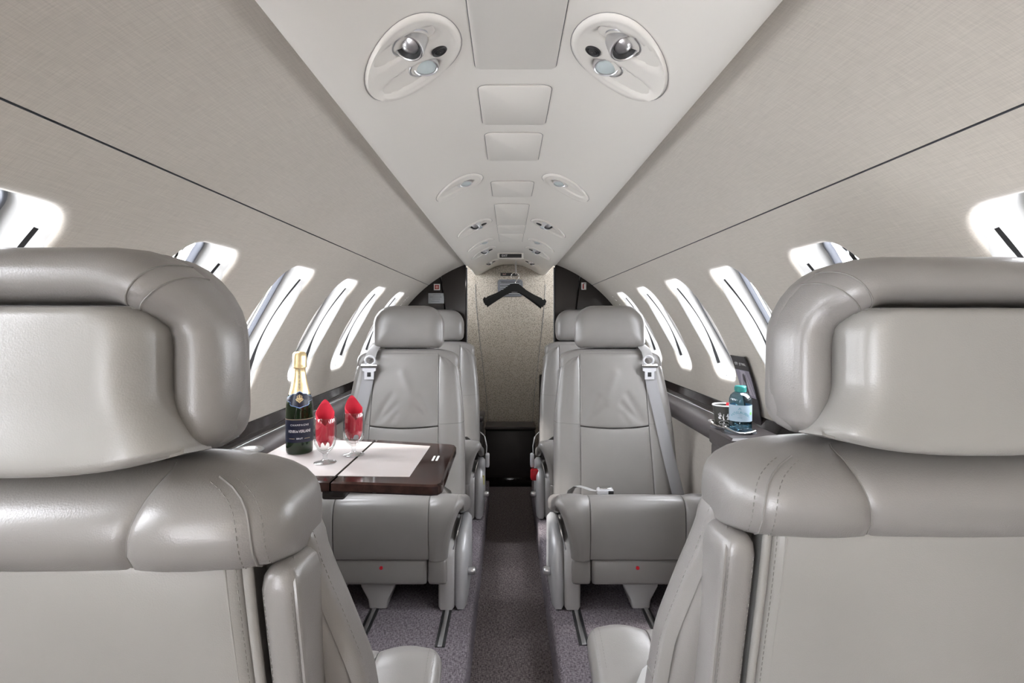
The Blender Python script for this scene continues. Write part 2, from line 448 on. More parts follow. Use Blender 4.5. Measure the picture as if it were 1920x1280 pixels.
WIN_N = [0]
def window(side, k):
    WIN_N[0] += 1
    yc = 0.635 + PITCH * k
    h = window_outline(yc, 0)
    root = empty('window_%d' % WIN_N[0]); root['kind'] = 'structure'
    mb = MB()
    prof = ((0.0015, 0.009), (-0.002, 0.016), (-0.005, 0.028), (-0.010, 0.050), (-0.015, 0.064), (-0.020, 0.068))
    rings = [[cabin_point(side, p[0], p[1], d) for p in off(h, e)] for e, d in prof]
    mb.add(*loft(rings, False, False), flip=(side > 0))
    mb.build('window_bezel', M['white'], root, sharp=60)
    mb = MB()
    prof = ((-0.0195, 0.0675), (-0.023, 0.066), (-0.026, 0.068), (-0.027, 0.076), (-0.030, 0.080))
    rings = [[cabin_point(side, p[0], p[1], d) for p in off(h, e)] for e, d in prof]
    mb.add(*loft(rings, False, False), flip=(side > 0))
    mb.build('window_seal', M['seal'], root, sharp=60)
    mb = MB(); oo = off(h, -0.028)
    yy0 = min(p[0] for p in oo); yy1 = max(p[0] for p in oo)
    prof = ((-0.028, 0.079), (-0.05, 0.0785), (-0.075, 0.078))
    rings = [[cabin_point(side, p[0], p[1], d) for p in off(h, e)] for e, d in prof]
    mb.add(*loft(rings, False, True), flip=(side > 0))
    mb.build('window_pane', M['pane'], root)
    # shade slots in both jambs
    s0, s1 = W0 * R + 0.045, W1 * R - 0.05
    for sg in (1, -1):
        vs = []; n = 16
        for i in range(n + 1):
            t = i / n; s = s0 + (s1 - s0) * t; wd = 0.0048 * (1 - 0.70 * t)
            yy = yc + sg * (WW / 2 - 0.0050)
            vs += [cabin_point(side, yy, s, 0.026 - wd), cabin_point(side, yy - sg * 0.0050, s, 0.026 + wd)]
        fs = [(2 * i, 2 * i + 1, 2 * i + 3, 2 * i + 2) for i in range(n)]
        MB().add(vs, fs, flip=(side * sg < 0)).build('shade_slot', M['dark'], root, smooth=False)
    # little latch screws at the sill
    for q in (0.2, -0.2):
        c = Vector(cabin_point(side, yc + q * WW, W0 * R + 0.004, 0.022)); u = Vector((0, 1, 0))
        MB().add(*box(c.x, c.y, c.z, 0.004, 0.007, 0.005, 0.0015)).build('shade_latch', M['buckle'], root)
    # light portal so that the sky is sampled through the opening
    la = bpy.data.lights.new('window_portal', 'AREA'); la.shape = 'RECTANGLE'; la.size = WW; la.size_y = 0.40; la.cycles.is_portal = True
    lo = bpy.data.objects.new('window_portal', la); COL.objects.link(lo)
    th = 0.5 * (W0 + W1); x, z = circ(side, th, R + 0.09)
    lo.location = (x, yc, z); lo.rotation_euler = Vector((-side * math.cos(th), 0, -math.sin(th))).to_track_quat('-Z', 'X').to_euler()

KL = [-1, 0, 1, 2, 3, 4, 5]; KR = [0, 1, 2, 3, 4, 5]
DOOR0, DOOR1 = -1.20, -0.80      # open entrance door in the left wall, behind the camera
wl = wall_side(-1, 'wall_left', KL, DOOR1)
wr = wall_side(1, 'wall_right', KR, Y0)
for k in KL: window(-1, k)
for k in KR: window(1, k)
la = bpy.data.lights.new('door_portal', 'AREA'); la.shape = 'RECTANGLE'; la.size = DOOR1 - DOOR0; la.size_y = 1.1; la.cycles.is_portal = True
lo = bpy.data.objects.new('door_portal', la); COL.objects.link(lo); lo.location = (XC - 0.86, (DOOR0 + DOOR1) / 2, 0.5); lo.rotation_euler = (0, -PI / 2, PI)
lo.rotation_euler = Vector((1, 0, 0)).to_track_quat('-Z', 'Z').to_euler()

def arc_sheet(side, th0, th1, ya, yb, r=R, n=16, ny=2):
    vs = []
    for i in range(ny):
        for k in range(n + 1):
            x, z = circ(side, th0 + (th1 - th0) * k / n, r); vs.append((x, ya + (yb - ya) * i / (ny - 1), z))
    fs = grid_faces(ny, n + 1)
    return vs, ([tuple(reversed(f)) for f in fs] if side < 0 else fs)
for side, w in ((-1, wl), (1, wr)):
    # upper side panel, its edges rolled back into the seam
    vs = []; prof = [(TH_S + 0.0012, 0.012), (TH_S + 0.0016, 0.003), (TH_S + 0.0035, 0.0)]
    prof += [(TH_S + 0.0035 + (TH_T - TH_S - 0.0035) * k / 18, 0.0) for k in range(1, 19)]
    for y in (Y0, Y1 + 0.01):
        for th, d in prof:
            x, z = circ(side, th, R + d); vs.append((x, y, z))
    fs = grid_faces(2, len(prof))
    MB().add(vs, fs, flip=(side < 0)).build('upper_side_panel', M['linen'], w, sharp=60)
    vs = []
    prof = [(TH_S, 0.0), (TH_S - 0.0005, 0.013), (TH_S + 0.006, 0.013)]
    for y in (Y0, Y1 + 0.01):
        for th, d in prof:
            x, z = circ(side, th, R + d); vs.append((x, y, z))
    MB().add(vs, grid_faces(2, 3), flip=(side < 0)).build('panel_seam', M['seal'], w, smooth=False)
# forward part of the left wall around the open door
mb = MB(); mb.add(*arc_sheet(-1, TH_B, TH_S, Y0, DOOR0)); mb.build('door_surround', M['linen'], wl)

# ceiling profile (x from the cabin centre, height above the cabin axis)
CP = [(0, .797), (.05, .796), (.095, .788), (.14, .770), (.18, .748), (.213, .7315), (.240, .7255), (.256, .7285), (.265, .739), (.268, .760)]
_cs = spline([(a, 0, b) for a, b in CP], 60)
CTAB = [(p.x, p.z) for p in _cs]
def cz(x): return ZC + interp(CTAB, abs(x - XC))
def ceil_sheet(ya, yb, sc=1.0, dz=0.0, lip=0.0):
    pts = [(XC - p.x * sc, ZC + p.z * 1.0 + dz) for p in reversed(_cs)] + [(XC + p.x * sc, ZC + p.z + dz) for p in _cs[1:]]
    vs = [(x, y, z) for y in (ya, yb) for x, z in pts]
    fs = grid_faces(2, len(pts))
    if lip:
        n = len(pts); vs += [(x, yb, z + lip) for x, z in pts]; o = n
        fs += [(o + i, o + n + i, o + n + i + 1, o + i + 1) for i in range(n - 1)]
    return vs, fs
mb = MB(); mb.add(*ceil_sheet(Y0, 3.20, lip=0.06))
ceil = mb.build('ceiling', M['ceil'], sharp=60); ceil['kind'] = 'structure'
mb = MB(); mb.add(*ceil_sheet(3.20, 3.95, 0.965, 0.004)); aft = mb.build('aft_ceiling', M['ceil'], ceil)
# access panels along the centre line
def access_panel(ya, yb, hw=0.059, r=0.012):
    o = rrect(XC - hw, ya, XC + hw, yb, r, 4)
    rings = [[(x, y, cz(x) + 0.002) for x, y in off(o, 0.0)], [(x, y, cz(x) - 0.0016) for x, y in o], [(x, y, cz(x) - 0.0026) for x, y in off(o, -0.0016)]]
    vs, fs = loft(rings, False, True); MB().add(vs, fs, flip=True).build('access_panel', M['ceil'], ceil, sharp=50)
    gap = [[(x, y, cz(x) - 0.0004) for x, y in off(o, 0.0011)], [(x, y, cz(x) - 0.0004) for x, y in off(o, -0.0005)]]
    vs, fs = loft(gap, False, False); MB().add(vs, fs, flip=True).build('panel_gap', M['seal'], ceil, smooth=False)
for ya, yb, hw in ((-0.3, 0.845, .060), (.905, 1.085, .060), (1.135, 1.33, .059), (1.53, 1.72, .059), (1.83, 2.235, .057), (2.24, 2.45, .057), (2.455, 2.72, .055)):
    access_panel(ya, yb, hw)

# floor: raised carpet on both sides of the dropped aisle
AIS, AZ = 0.128, -0.13
mb = MB()
for sd in (-1, 1):
    xi, xo = XC + sd * AIS, XC + sd * 0.80
    prof = [(xo, 0.0), (xi + sd * 0.012, 0.0), (xi + sd * 0.004, -0.003), (xi, -0.012), (xi, AZ)]
    vs = [(x, y, z) for y in (Y0, Y1) for x, z in prof]
    mb.add(vs, grid_faces(2, len(prof)), flip=(sd < 0))
floor = mb.build('floor', M['carpet'], sharp=50); floor['kind'] = 'structure'
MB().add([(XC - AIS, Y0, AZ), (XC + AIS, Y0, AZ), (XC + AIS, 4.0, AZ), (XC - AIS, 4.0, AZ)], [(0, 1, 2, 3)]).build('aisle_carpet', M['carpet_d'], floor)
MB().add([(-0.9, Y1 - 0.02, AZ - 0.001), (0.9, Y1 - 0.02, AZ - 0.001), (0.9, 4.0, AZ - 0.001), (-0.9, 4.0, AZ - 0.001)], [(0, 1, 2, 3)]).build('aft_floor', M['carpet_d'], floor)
for sd in (-1, 1):
    a, b = XC + sd * AIS, XC + sd * 0.8
    MB().add([(a, Y1, 0.0), (b, Y1, 0.0), (b, Y1, AZ), (a, Y1, AZ)], [(0, 1, 2, 3)]).build('aft_riser', M['carpet_d'], floor, smooth=False)
for x in (-0.205, 0.225, -0.45, 0.46):
    for a, b in ((-0.35, 0.9), (1.66, 3.2)) if abs(x) < 0.3 else ((-0.35, 3.2),):
        if x > 0 and abs(x) < 0.3 and a > 1: a = 1.67
        rail = bx('seat_rail', M['dark'], floor, x, (a + b) / 2, 0.001, 0.030, b - a, 0.004, r=0.001)
        bx('rail_strip', M['silver'], rail, x, (a + b) / 2, 0.0035, 0.013, b - a, 0.004, r=0.001)

# forward bulkhead (behind the camera)
vs = []; n = 40
for k in range(n + 1):
    a = -0.25 * PI + 1.5 * PI * k / n; vs.append((XC + 0.82 * math.cos(a), Y0 + 0.01, ZC + 0.82 * math.sin(a)))
fwd = MB().add(vs, [tuple(range(n + 1))]).build('wall_front', M['linen'], smooth=False); fwd['kind'] = 'structure'
# door sill surround: closes the strip under the left wall forward of the door
# ledges: gloss rail, padded beam, lower side wall
LED = {}
def ledge(side, ya, yb):
    nm = 'trim_1' if side < 0 else 'trim_2'
    def ex(prof, name, m_, parent, y0=ya, y1=yb):
        vs = [(XC + side * x, y, z) for y in (y0, y1) for x, z in prof]
        return MB().add(vs, grid_faces(2, len(prof)), flip=(side < 0)).build(name, m_, parent, sharp=35)
    root = empty(nm); root['kind'] = 'structure'
    ex([(.800, .664), (.790, .664), (.787, .660), (.780, .634), (.776, .630)], 'gloss_rail', M['gloss'], root)
    ex([(.782, .632), (.772, .631), (.770, .622), (.764, .618)], 'lower_rail', M['gloss'], root)
    ex([(.775, .616), (.745, .620), (.70, .619), (.688, .613), (.674, .604), (.668, .590), (.670, .575), (.680, .562), (.70, .557), (.76, .556)], 'padded_ledge', M['ledge'], root)
    low = ex([(.745, .556), (.735, .50), (.722, .40), (.71, .2), (.70, 0.0), (.70, -.02)], 'lower_side_wall', M['linen_low'], root)
    LED[side] = root
ledge(-1, DOOR1, 3.38); ledge(1, Y0, 3.38)

# ------------------------------------------------------------------ aft end
# dark lacquered dividers left and right of the passage
def divider(side, name):
    root = empty(name); root['kind'] = 'structure'
    def clipx(x): return XC + side * x
    xin, xsp0, xsp1 = 0.268, 0.405, 0.50
    def arch(x, r=R + 0.004): return ZC + math.sqrt(max(0, r * r - x * x))
    def panel(pts, nm, y, t, m_):
        o = [(clipx(x), z) for x, z in pts]
        if side < 0: o = o[::-1]
        rings = [[(x, y + t, z) for x, z in o], [(x, y + 0.004, z) for x, z in o], [(x, y, z) for x, z in off(o, -0.004)]]
        return MB().add(*loft(rings)).build(nm, m_, root, sharp=30)
    top = lambda a, b: [(b + (a - b) * k / 10, arch(b + (a - b) * k / 10)) for k in range(11)]
    panel([(xin, -0.13), (0.345, -0.13), (0.345, 0.65)] + top(xin, 0.42), 'inner_panel', Y1, 0.03, M['cab'])
    panel([(0.349, -0.13), (0.80, -0.13), (0.80, ZC + 0.05)] + top(0.424, 0.80) + [(0.349, 0.65)], 'outer_panel', Y1 + 0.006, 0.03, M['cab'])
    panel([(xin + 0.01, -0.12), (0.79, -0.12), (0.79, ZC + 0.05)] + top(xin + 0.01, 0.79), 'light_stop_board', Y1 + 0.034, 0.02, M['bench'])  # added board that stops light leaking through the panel split
    # pale edge trim on the passage side
    MB().add(*box(clipx(xin - 0.003), Y1 + 0.018, 0.60, 0.005, 0.03, 1.38, 0.002)).build('edge_strip', M['seal'], root)
    return root
dl = divider(-1, 'partition_left'); dr = divider(1, 'partition_right')
# aft compartment
aw = empty('wall_back'); aw['kind'] = 'structure'
YB = 3.90
def aft_wall(pts, y, nm, m_): return MB().add([(x, y, z) for x, z in pts], [tuple(range(len(pts)))]).build(nm, m_, aw, smooth=False)
MB().add(*box(XC, YB + 0.02, 0.62, 1.3, 0.03, 1.6, 0.0)).build('centre_panel', M['speck'], aw)
for sd in (-1, 1):
    # fairing panels that lap the centre panel with a curved seam
    seam = [(0.245, 1.22), (0.235, 1.05), (0.215, 0.85), (0.185, 0.6), (0.165, 0.42), (0.155, 0.26), (0.155, -0.13)]
    pts = [(XC + sd * x, z) for x, z in seam] + [(XC + sd * 0.6, -0.13), (XC + sd * 0.6, 1.22)]
    o = pts if sd > 0 else pts[::-1]
    # make it counter-clockwise in xz seen from the front
    rings = [[(x, YB + 0.006, z) for x, z in o], [(x, YB + 0.002, z) for x, z in o], [(x, YB, z) for x, z in o]]
    MB().add(*loft(rings), flip=True).build('fairing_panel', M['speck'], aw, smooth=False)
    tr_ = [(XC + sd * x, YB - 0.0005, z) for x, z in seam[:-1]]
    MB().add(*tube(tr_, 0.0015, 5)).build('seam_cord', M['ink'], aw)
    x = XC + sd * 0.62
    MB().add([(x, Y1 + 0.03, -0.13), (x, 4.0, -0.13), (x, 4.0, 1.3), (x, Y1 + 0.03, 1.3)], [(0, 1, 2, 3)], flip=(sd > 0)).build('aft_side_wall', M['linen'], aw, smooth=False)
MB().add([(-0.65, Y1, 1.36), (0.65, Y1, 1.36), (0.65, 4.0, 1.36), (-0.65, 4.0, 1.36)], [(3, 2, 1, 0)]).build('aft_roof', M['ceil'], aw, smooth=False)
# bench with dark leather front
t = empty('lavatory_bench', (XC, 3.705, AZ), 0, 'dark brown leather bench at the far end of the aisle', 'bench')
bx('seat_block', M['bench'], t, 0, 0.09, 0.185, 0.33, 0.17, 0.37, r=0.012)
bx('seat_lid', M['bench'], t, 0, 0.085, 0.385, 0.34, 0.19, 0.028, r=0.012)
bx('kick_plate', M['cab'], t, 0, -0.002, 0.03, 0.32, 0.012, 0.06, r=0.003)
t = empty('side_cabinet', (XC - 0.33, 3.50, AZ), 0, 'low dark brown cabinet left of the far bench', 'cabinet')
bx('cabinet_body', M['bench'], t, 0, 0.05, 0.24, 0.32, 0.20, 0.48, r=0.010)
bx('cabinet_top', M['ledge'], t, 0.002, 0.05, 0.495, 0.33, 0.21, 0.030, r=0.012)
t = empty('side_cabinet', (XC + 0.34, 3.44, AZ), 0, 'low dark brown cabinet right of the far bench with a gloss black upright', 'cabinet')
bx('cabinet_body', M['ledge'], t, 0, 0.06, 0.24, 0.32, 0.20, 0.48, r=0.018)
MB().add(*box(-0.13, -0.03, 0.62, 0.07, 0.035, 0.30, 0.010)).build('gloss_upright', M['gloss'], t)
bx('upright_latch', M['chrome'], t, -0.155, -0.049, 0.60, 0.006, 0.006, 0.05, r=0.002)

# ------------------------------------------------------------------ seats
def d_f(z): return -0.245 * (z - 0.28)
DB = [(0.24, -0.125), (0.30, -0.135), (0.48, -0.165), (0.63, -0.200), (0.72, -0.222), (0.80, -0.238)]
def d_b(z): return interp(DB, z)
HW = [(0.24, .245), (0.30, .244), (0.5, .238), (0.59, .232), (0.64, .227), (0.70, .219), (0.77, .2075), (0.785, .203), (0.80, .190), (0.815, .174), (0.83, .152), (0.845, .120)]
FLARE = [0.0]
def hw(z): return interp(HW, z) + FLARE[0] * min(1, max(0, (0.74 - z) / 0.12))
def us(z): return 0.131 + 0.012 * (0.85 - z) / 0.55
def smooth01(t): t = min(1, max(0, t)); return t * t * (3 - 2 * t)

def seat(name, loc, rz, mir, label, flare=0.0):
    FLARE[0] = flare
    root = empty(name, loc, rz, label, 'seat', 'leather cabin seats')
    LE, LB, TH = M['leather'], M['leather_back'], M['thread']
    def part(nm, m_, *adds, parent=root, sharp=50, kind=None):
        mb = MB()
        for a in adds: mb.add(*a)
        return mb.build(nm, m_, parent, mir, sharp=sharp, kind=kind)
    # --- backrest shell and rear box
    def rr(h, y0, y1, r, z, seg=4):
        return [(x, y, z) for x, y in rrect(-h, y0, h, y1, r, seg)]
    rings = []
    for z in (0.245, 0.25, 0.35, 0.45, 0.55, 0.637, 0.70, 0.76, 0.785, 0.80, 0.815, 0.827, 0.835):
        h = hw(z) - 0.006; k = 0.0 if z > 0.246 else 0.012
        rings.append(rr(h - k, d_f(z) - 0.068 + k, d_f(z) - 0.018 - k, 0.020, z))
    shell = part('backrest', LE, loft(rings))
    rings = []
    for z in (0.26, 0.35, 0.45, 0.55, 0.65, 0.72, 0.78, 0.80):
        rings.append(rr(0.172, d_b(z) + 0.010, d_f(z) - 0.05, 0.012, z))
    part('backrest_core', LB, loft(rings), parent=shell)
    # --- back panel and its piping
    def Pb(a, b):
        u = -0.174 + 0.348 * a; z = 0.262 + 0.516 * b; return (u, d_b(z) - 0.010 * (1 - (u / 0.174) ** 2), z)
    part('back_panel', LB, pad(Pb, 10, 12, (0.014, 0.014, 0.01, 0.01), 0.003, 0.03, 1), sharp=60)
    st = []
    for sg in (-1, 1):
        path = [(sg * 0.168, d_b(z) - 0.0005, z) for z in [0.27 + 0.512 * k / 14 for k in range(15)]]
        part('piping', LB, tube([(sg * 0.176, p[1] + 0.006, p[2]) for p in path], 0.0045, 8), tube([(sg * 0.1605, p[1] - 0.0003, p[2]) for p in path], 0.0016, 6))
        st += [stitches([(sg * 0.154, p[1] - 0.0012, p[2]) for p in path], lift=(0, -1, 0)), stitches([(sg * 0.169, p[1] + 0.0005, p[2]) for p in path], lift=(sg * .5, -1, 0))]
    # --- yoke over the top of the back: collar and two shoulders
    YK = [(.764, .2055, -.214, -.128), (.766, .207, -.228, -.127), (.772, .2085, -.241, -.127), (.785, .2095, -.2505, -.127), (.799, .2095, -.2545, -.129), (.810, .2080, -.2540, -.130), (.819, .2045, -.2505, -.132), (.827, .198, -.2450, -.134), (.834, .187, -.2370, -.137), (.840, .172, -.2280, -.141), (.845, .153, -.2160, -.147), (.8485, .130, -.2030, -.155), (.851, .100, -.191, -.166)]
    def useam(z): return 0.090 + 0.020 * min(1, max(0, (z - 0.775) / 0.075)) ** 1.4
    def yring(z, h, dr, df):
        """(u, d) points, half ring for u >= 0 from the rear centre round to the front centre; the first NS belong to the collar"""
        rr_ = min(0.050, 0.50 * h, 0.49 * (df - dr) + 0.02); rr_ = max(0.006, min(rr_, h - min(useam(z), 0.80 * h) - 0.005)); rf = min(0.018, 0.4 * (df - dr)); rz = min(rr_, (df - dr) - rf - 0.001)
        u_s = min(useam(z), 0.80 * h); pts = []
        for t in (0, .25, .5, .72, .88, .955, 1.0): pts.append((u_s * t, dr + (0.0035 if t == 1.0 else (0.0008 if t == .955 else 0)) * (1 if z < 0.84 else 0) - 0.003 * math.cos(0.5 * PI * t)))
        a0 = h - rr_
        for t in (.05, .14, .4, .7, 1.0):
            if a0 > u_s: pts.append((u_s + (a0 - u_s) * t, dr + (0.0008 if t == .05 else 0) - 0.004 * math.sin(PI * t)))
            else: pts.append((u_s + 0.0005 * t, dr))
        for k in range(1, 9):
            f = 0.5 * PI * k / 8; pts.append((a0 + rr_ * math.sin(f), dr + rz * (1 - math.cos(f))))
        for k in range(0, 5):
            f = 0.5 * PI * k / 4; pts.append((h - rf + rf * math.cos(f), df - rf + rf * math.sin(f)))
        pts += [(0.5 * (h - rf), df), (0.0, df)]
        return [(u, d, z) for u, d in pts]
    RG = [yring(*y) for y in YK]; NS = 7; npz = len(RG[0])
    def yfaces(j0, j1, sg):
        vs = [(sg * p[0], p[1], p[2]) for r_ in RG for p in r_[j0:j1]]; n = j1 - j0
        fs = [(i * n + q, i * n + q + 1, (i + 1) * n + q + 1, (i + 1) * n + q) for i in range(len(RG) - 1) for q in range(n - 1)]
        return vs, fs if sg > 0 else [tuple(reversed(f)) for f in fs]
    part('back_collar', LE, yfaces(0, NS, 1), yfaces(0, NS, -1), sharp=75)
    st_ = []
    for sg in (-1, 1):
        cap = [(sg * p[0], p[1], p[2]) for p in RG[-1]]; botc = [(sg * p[0], p[1], p[2]) for p in RG[0]]
        part('back_shoulder', LE, yfaces(NS - 1, npz, sg), (cap, [tuple(range(npz)) if sg > 0 else tuple(reversed(range(npz)))]), (botc, [tuple(reversed(range(npz))) if sg > 0 else tuple(range(npz))]), sharp=75)
        part('shoulder_seam', TH, tube([(sg * r_[NS - 1][0], r_[NS - 1][1] - 0.0002, r_[NS - 1][2]) for r_ in RG[1:-1]], 0.0009, 5))
        for q, rad in ((14, .0011), (16, .0008)):
            pth = [Vector((sg * r_[q][0], r_[q][1], r_[q][2])) for r_ in RG[1:-3]]
            nv = [Vector((sg * 0.6, -0.75, 0.25)).normalized()] * len(pth)
            if q == 14: part('shoulder_seam', TH, tube([p + n_ * 0.0004 for p, n_ in zip(pth, nv)], rad, 5))
        for q in (13, 15):
            st_.append(stitches([Vector((sg * r_[q][0], r_[q][1], r_[q][2])) + Vector((sg * 0.6, -0.75, 0.25)) * 0.0006 for r_ in RG[1:-3]], lift=(sg * 0.6, -0.75, 0.25)))
    st += st_
    # --- stowed armrest on the aisle side
    rings = []
    for z, k in ((0.30, .006), (0.306, 0), (0.40, 0), (0.50, 0), (0.60, 0), (0.70, 0), (0.745, 0.0), (0.757, .002), (0.763, .006), (0.766, .011)):
        rings.append([(x, y, z) for x, y in rrect(0.183 + k, d_b(z) + 0.002 + k, 0.216 - k, d_f(z) - 0.052 - 0.5 * k, [max(0.002, min(0.012, 0.0155 - k)), max(0.002, min(0.012, 0.0155 - k)), 0.0025, 0.0025], 4)])
    arm = part('stowed_armrest', LE, loft(rings))
    za = [0.31 + 0.44 * k / 16 for k in range(17)]
    for u in (0.188, 0.211):
        st += [stitches([(u, d_b(z) + 0.0030, z) for z in za], lift=(0, -1, 0))]
    part('armrest_piping', LE, tube([(0.2145, d_b(z) + 0.0050, z) for z in za[:-1]] + [(0.2130, d_b(.752) + 0.008, 0.752), (0.209, d_b(.762) + 0.016, 0.7605), (0.204, d_b(.767) + 0.03, 0.765)], 0.0020, 6), parent=arm)
    # --- edge stitching of the shell
    for sg in (-1, 1):
        st += [stitches([(sg * (hw(z) + 0.0030), d_f(z) - 0.046, z) for z in [0.27 + 0.53 * k / 20 for k in range(21)]], lift=(sg, -0.2, 0))]
    # --- front pads
    def wr(a, b):
        h = 0
        for (x0, y0, x1, y1, w, amp) in ((.06, .05, .32, .46, .045, -.003), (.10, .03, .42, .34, .04, -.0025), (.94, .05, .70, .44, .045, -.003), (.90, .03, .60, .30, .04, -.0022), (.30, .02, .40, .22, .045, -.0018), (.45, .70, .62, .35, .06, .0016)):
            dx, dy = x1 - x0, y1 - y0; t = max(0, min(1, ((a - x0) * dx + (b - y0) * dy) / (dx * dx + dy * dy)))
            q = math.hypot(a - x0 - t * dx, b - y0 - t * dy); h += 2.2 * amp * math.exp(-(q / w) ** 2) * (1 - t) ** 0.5
        return h
    def Pu(a, b):
        z = 0.548 + (0.841 - 0.548) * b; u = us(z) * (2 * a - 1); return (u, d_f(z) + 0.005, z - 0.010 * (1 - (2 * a - 1) ** 2) * (1 - b))
    part('backrest_pad', LE, pad(Pu, 44, 44, (0.004, 0.004, 0.004, 0.020), 0.005, 0.03, -1, wr), sharp=60)
    def Pl(a, b):
        z = 0.270 + (0.545 - 0.270) * b; u = us(z) * (2 * a - 1); return (u, d_f(z) + 0.005, z - 0.010 * (1 - (2 * a - 1) ** 2) * b)
    part('lumbar_pad', LE, pad(Pl, 14, 14, (0.004, 0.004, 0.02, 0.004), 0.005, 0.03, -1), sharp=60)
    for sg in (-1, 1):
        def bol(z):
            ui = us(z); uo = hw(z) + 0.003; r_ = 0.028; back = 0.027 - math.sqrt(max(0, 0.027 ** 2 - max(0, z - 0.806) ** 2))
            df = d_f(z) + 0.005 - back + 0.0012 * math.sin(z * 190) * math.exp(-((z - .765) / .045) ** 2)
            pts = [(ui + .0004, df - .03), (ui + .0004, df - .002), (ui + .0022, df)]
            for k in range(1, 11):
                t = k / 10; pts.append((ui + .0022 + (uo - r_ - ui - .0022) * t, df + 0.006 * math.sin(PI * 0.85 * t) - 0.004 * t * t))
            e_ = pts[-1][1]
            for k in range(1, 9):
                f = 0.5 * PI * k / 8; pts.append((uo - r_ + r_ * math.sin(f), e_ - r_ * (1 - math.cos(f))))
            pts += [(uo, e_ - 0.050), (uo - 0.001, e_ - 0.060), (uo - 0.012, e_ - 0.064)]
            return [(sg * u, d, z) for u, d in pts]
        zs = [0.256] + [0.262 + 0.544 * k / 40 for k in range(41)] + [0.806 + 0.026 * k / 6 for k in range(1, 7)]
        rows = [bol(z) for z in zs]; nb_ = len(rows[0])
        vs = [p for r_ in rows for p in r_]; fs = grid_faces(len(rows), nb_)
        part('backrest_bolster', LE, (vs, [tuple(reversed(f)) for f in fs] if sg > 0 else fs), sharp=75)
        br_ = bol(0.5545); br2 = bol(0.562)
        pth = [Vector(a).lerp(Vector(b), k / nb_) + Vector((0, 0.0003, 0)) for k, (a, b) in enumerate(zip(br_[2:-2], br2[2:-2]))]
        part('bolster_seam', M['thread'], tube(pth, 0.0010, 5))
    # --- headrest: pillow, wrapped wings, rear panel
    def ho(e):
        w = 0.147 - e; z0, z1 = 0.853 + e, 1.030 - e; rt = max(0.006, 0.080 - e); rb = max(0.005, 0.030 - 0.4 * e)
        rt = min(rt, 0.9 * (z1 - z0) - rb)
        return rrect(-w, z0, w, z1, [rb, rb, rt, rt], 8)
    rings = []
    for d, e in ((-.205, .022), (-.198, .008), (-.190, .002), (-.178, 0), (-.160, .001), (-.147, .006), (-.138, .014), (-.131, .028), (-.127, .048), (-.125, .070)):
        rings.append([(x, d + 0.05 * (z - 0.94) * -1.0, z) for x, z in ho(e)])
    head = part('headrest', LE, loft([r_[::-1] for r_ in rings]), sharp=70)
    # arch that wraps the back of the pillow
    w, rt = 0.147, 0.085
    path = [(-w + 0.030, 0.862), (-w + 0.0245, 0.876), (-w + 0.023, 0.90), (-w + 0.023, 0.93)]
    for k in range(9):
        a = PI - 0.5 * PI * k / 8; path.append((-w + 0.023 + 0.062 + 0.062 * math.cos(a), 0.945 + 0.062 * math.sin(a)))
    path += [(x, 1.007) for x in (-0.035, 0.0)]
    path = path + [(-x, z) for x, z in reversed(path[:-1])]
    rings = []; n = 20; npth = len(path)
    for i, (x, z) in enumerate(path):
        p0 = path[max(i - 1, 0)]; p1 = path[min(i + 1, npth - 1)]
        tx, tz = p1[0] - p0[0], p1[1] - p0[1]; l = math.hypot(tx, tz); tx /= l; tz /= l
        nx, nz = -tz, tx                       # outward
        q = min(1, (min(i, npth - 1 - i) + 0.35) / 2.2); sc = math.sqrt(1 - (1 - q) ** 2)
        ra = 0.0245 * sc; rear = -0.220 - 0.032 * smooth01((z - 0.965) / 0.035); rd = 0.5 * (-0.148 - rear) * (0.6 + 0.4 * sc); rc = 0.5 * (rear - 0.148)
        ring = []
        for k in range(n):
            c, s = math.cos(2 * PI * k / n), math.sin(2 * PI * k / n)
            c = math.copysign(abs(c) ** 0.85, c); s = math.copysign(abs(s) ** 0.85, s)
            ring.append((x + nx * ra * c, rc + rd * s, z + nz * ra * c))
        rings.append(ring)
    part('headrest_wing', LE, loft(rings), parent=head, sharp=70)
    for sg in (-1, 1):
        for i0 in (11, 12):
            pass
        # paired seam where top roll and side wing meet
        for x0 in (0.080, 0.086):
            i = 9 if x0 < 0.083 else 8
            px, pz = path[i if sg < 0 else npth - 1 - i]
            p0 = path[(i if sg < 0 else npth - 1 - i) - 1]; p1 = path[(i if sg < 0 else npth - 1 - i) + 1]
            tx, tz = p1[0] - p0[0], p1[1] - p0[1]; l = math.hypot(tx, tz); nx, nz = -tz / l, tx / l
            ring = []
            for k in range(15):
                a = -0.95 * PI + 1.0 * PI * k / 14
                c, s = math.cos(a), math.sin(a)
                c = math.copysign(abs(c) ** 0.85, c); s = math.copysign(abs(s) ** 0.85, s)
                rear = -0.220 - 0.032 * smooth01((pz - 0.965) / 0.035); ring.append((px + nx * 0.0246 * c, 0.5 * (rear - 0.148) + (0.5 * (-0.148 - rear) + 0.0002) * s, pz + nz * 0.0246 * c))
            part('wing_seam', TH, tube(ring, 0.0008, 5), parent=head)
    def Php(a, b):
        t = abs(2 * a - 1); z0 = 0.849 + 0.018 * t ** 2.6; z = z0 + (0.981 - z0) * b
        w = 0.108 + 0.026 * (1 - smooth01((z - 0.862) / 0.055)) - 0.010 * smooth01((z - 0.955) / 0.026) ** 2
        return (w * (2 * a - 1), -0.257 - 0.002 * (1 - t * t) - 0.006 * (1 - smooth01((z - 0.85) / 0.06)), z)
    part('headrest_panel', LB, pad(Php, 16, 14, (0.030, 0.030, 0.010, 0.008), 0.001, 0.065, 1), parent=head, sharp=75)
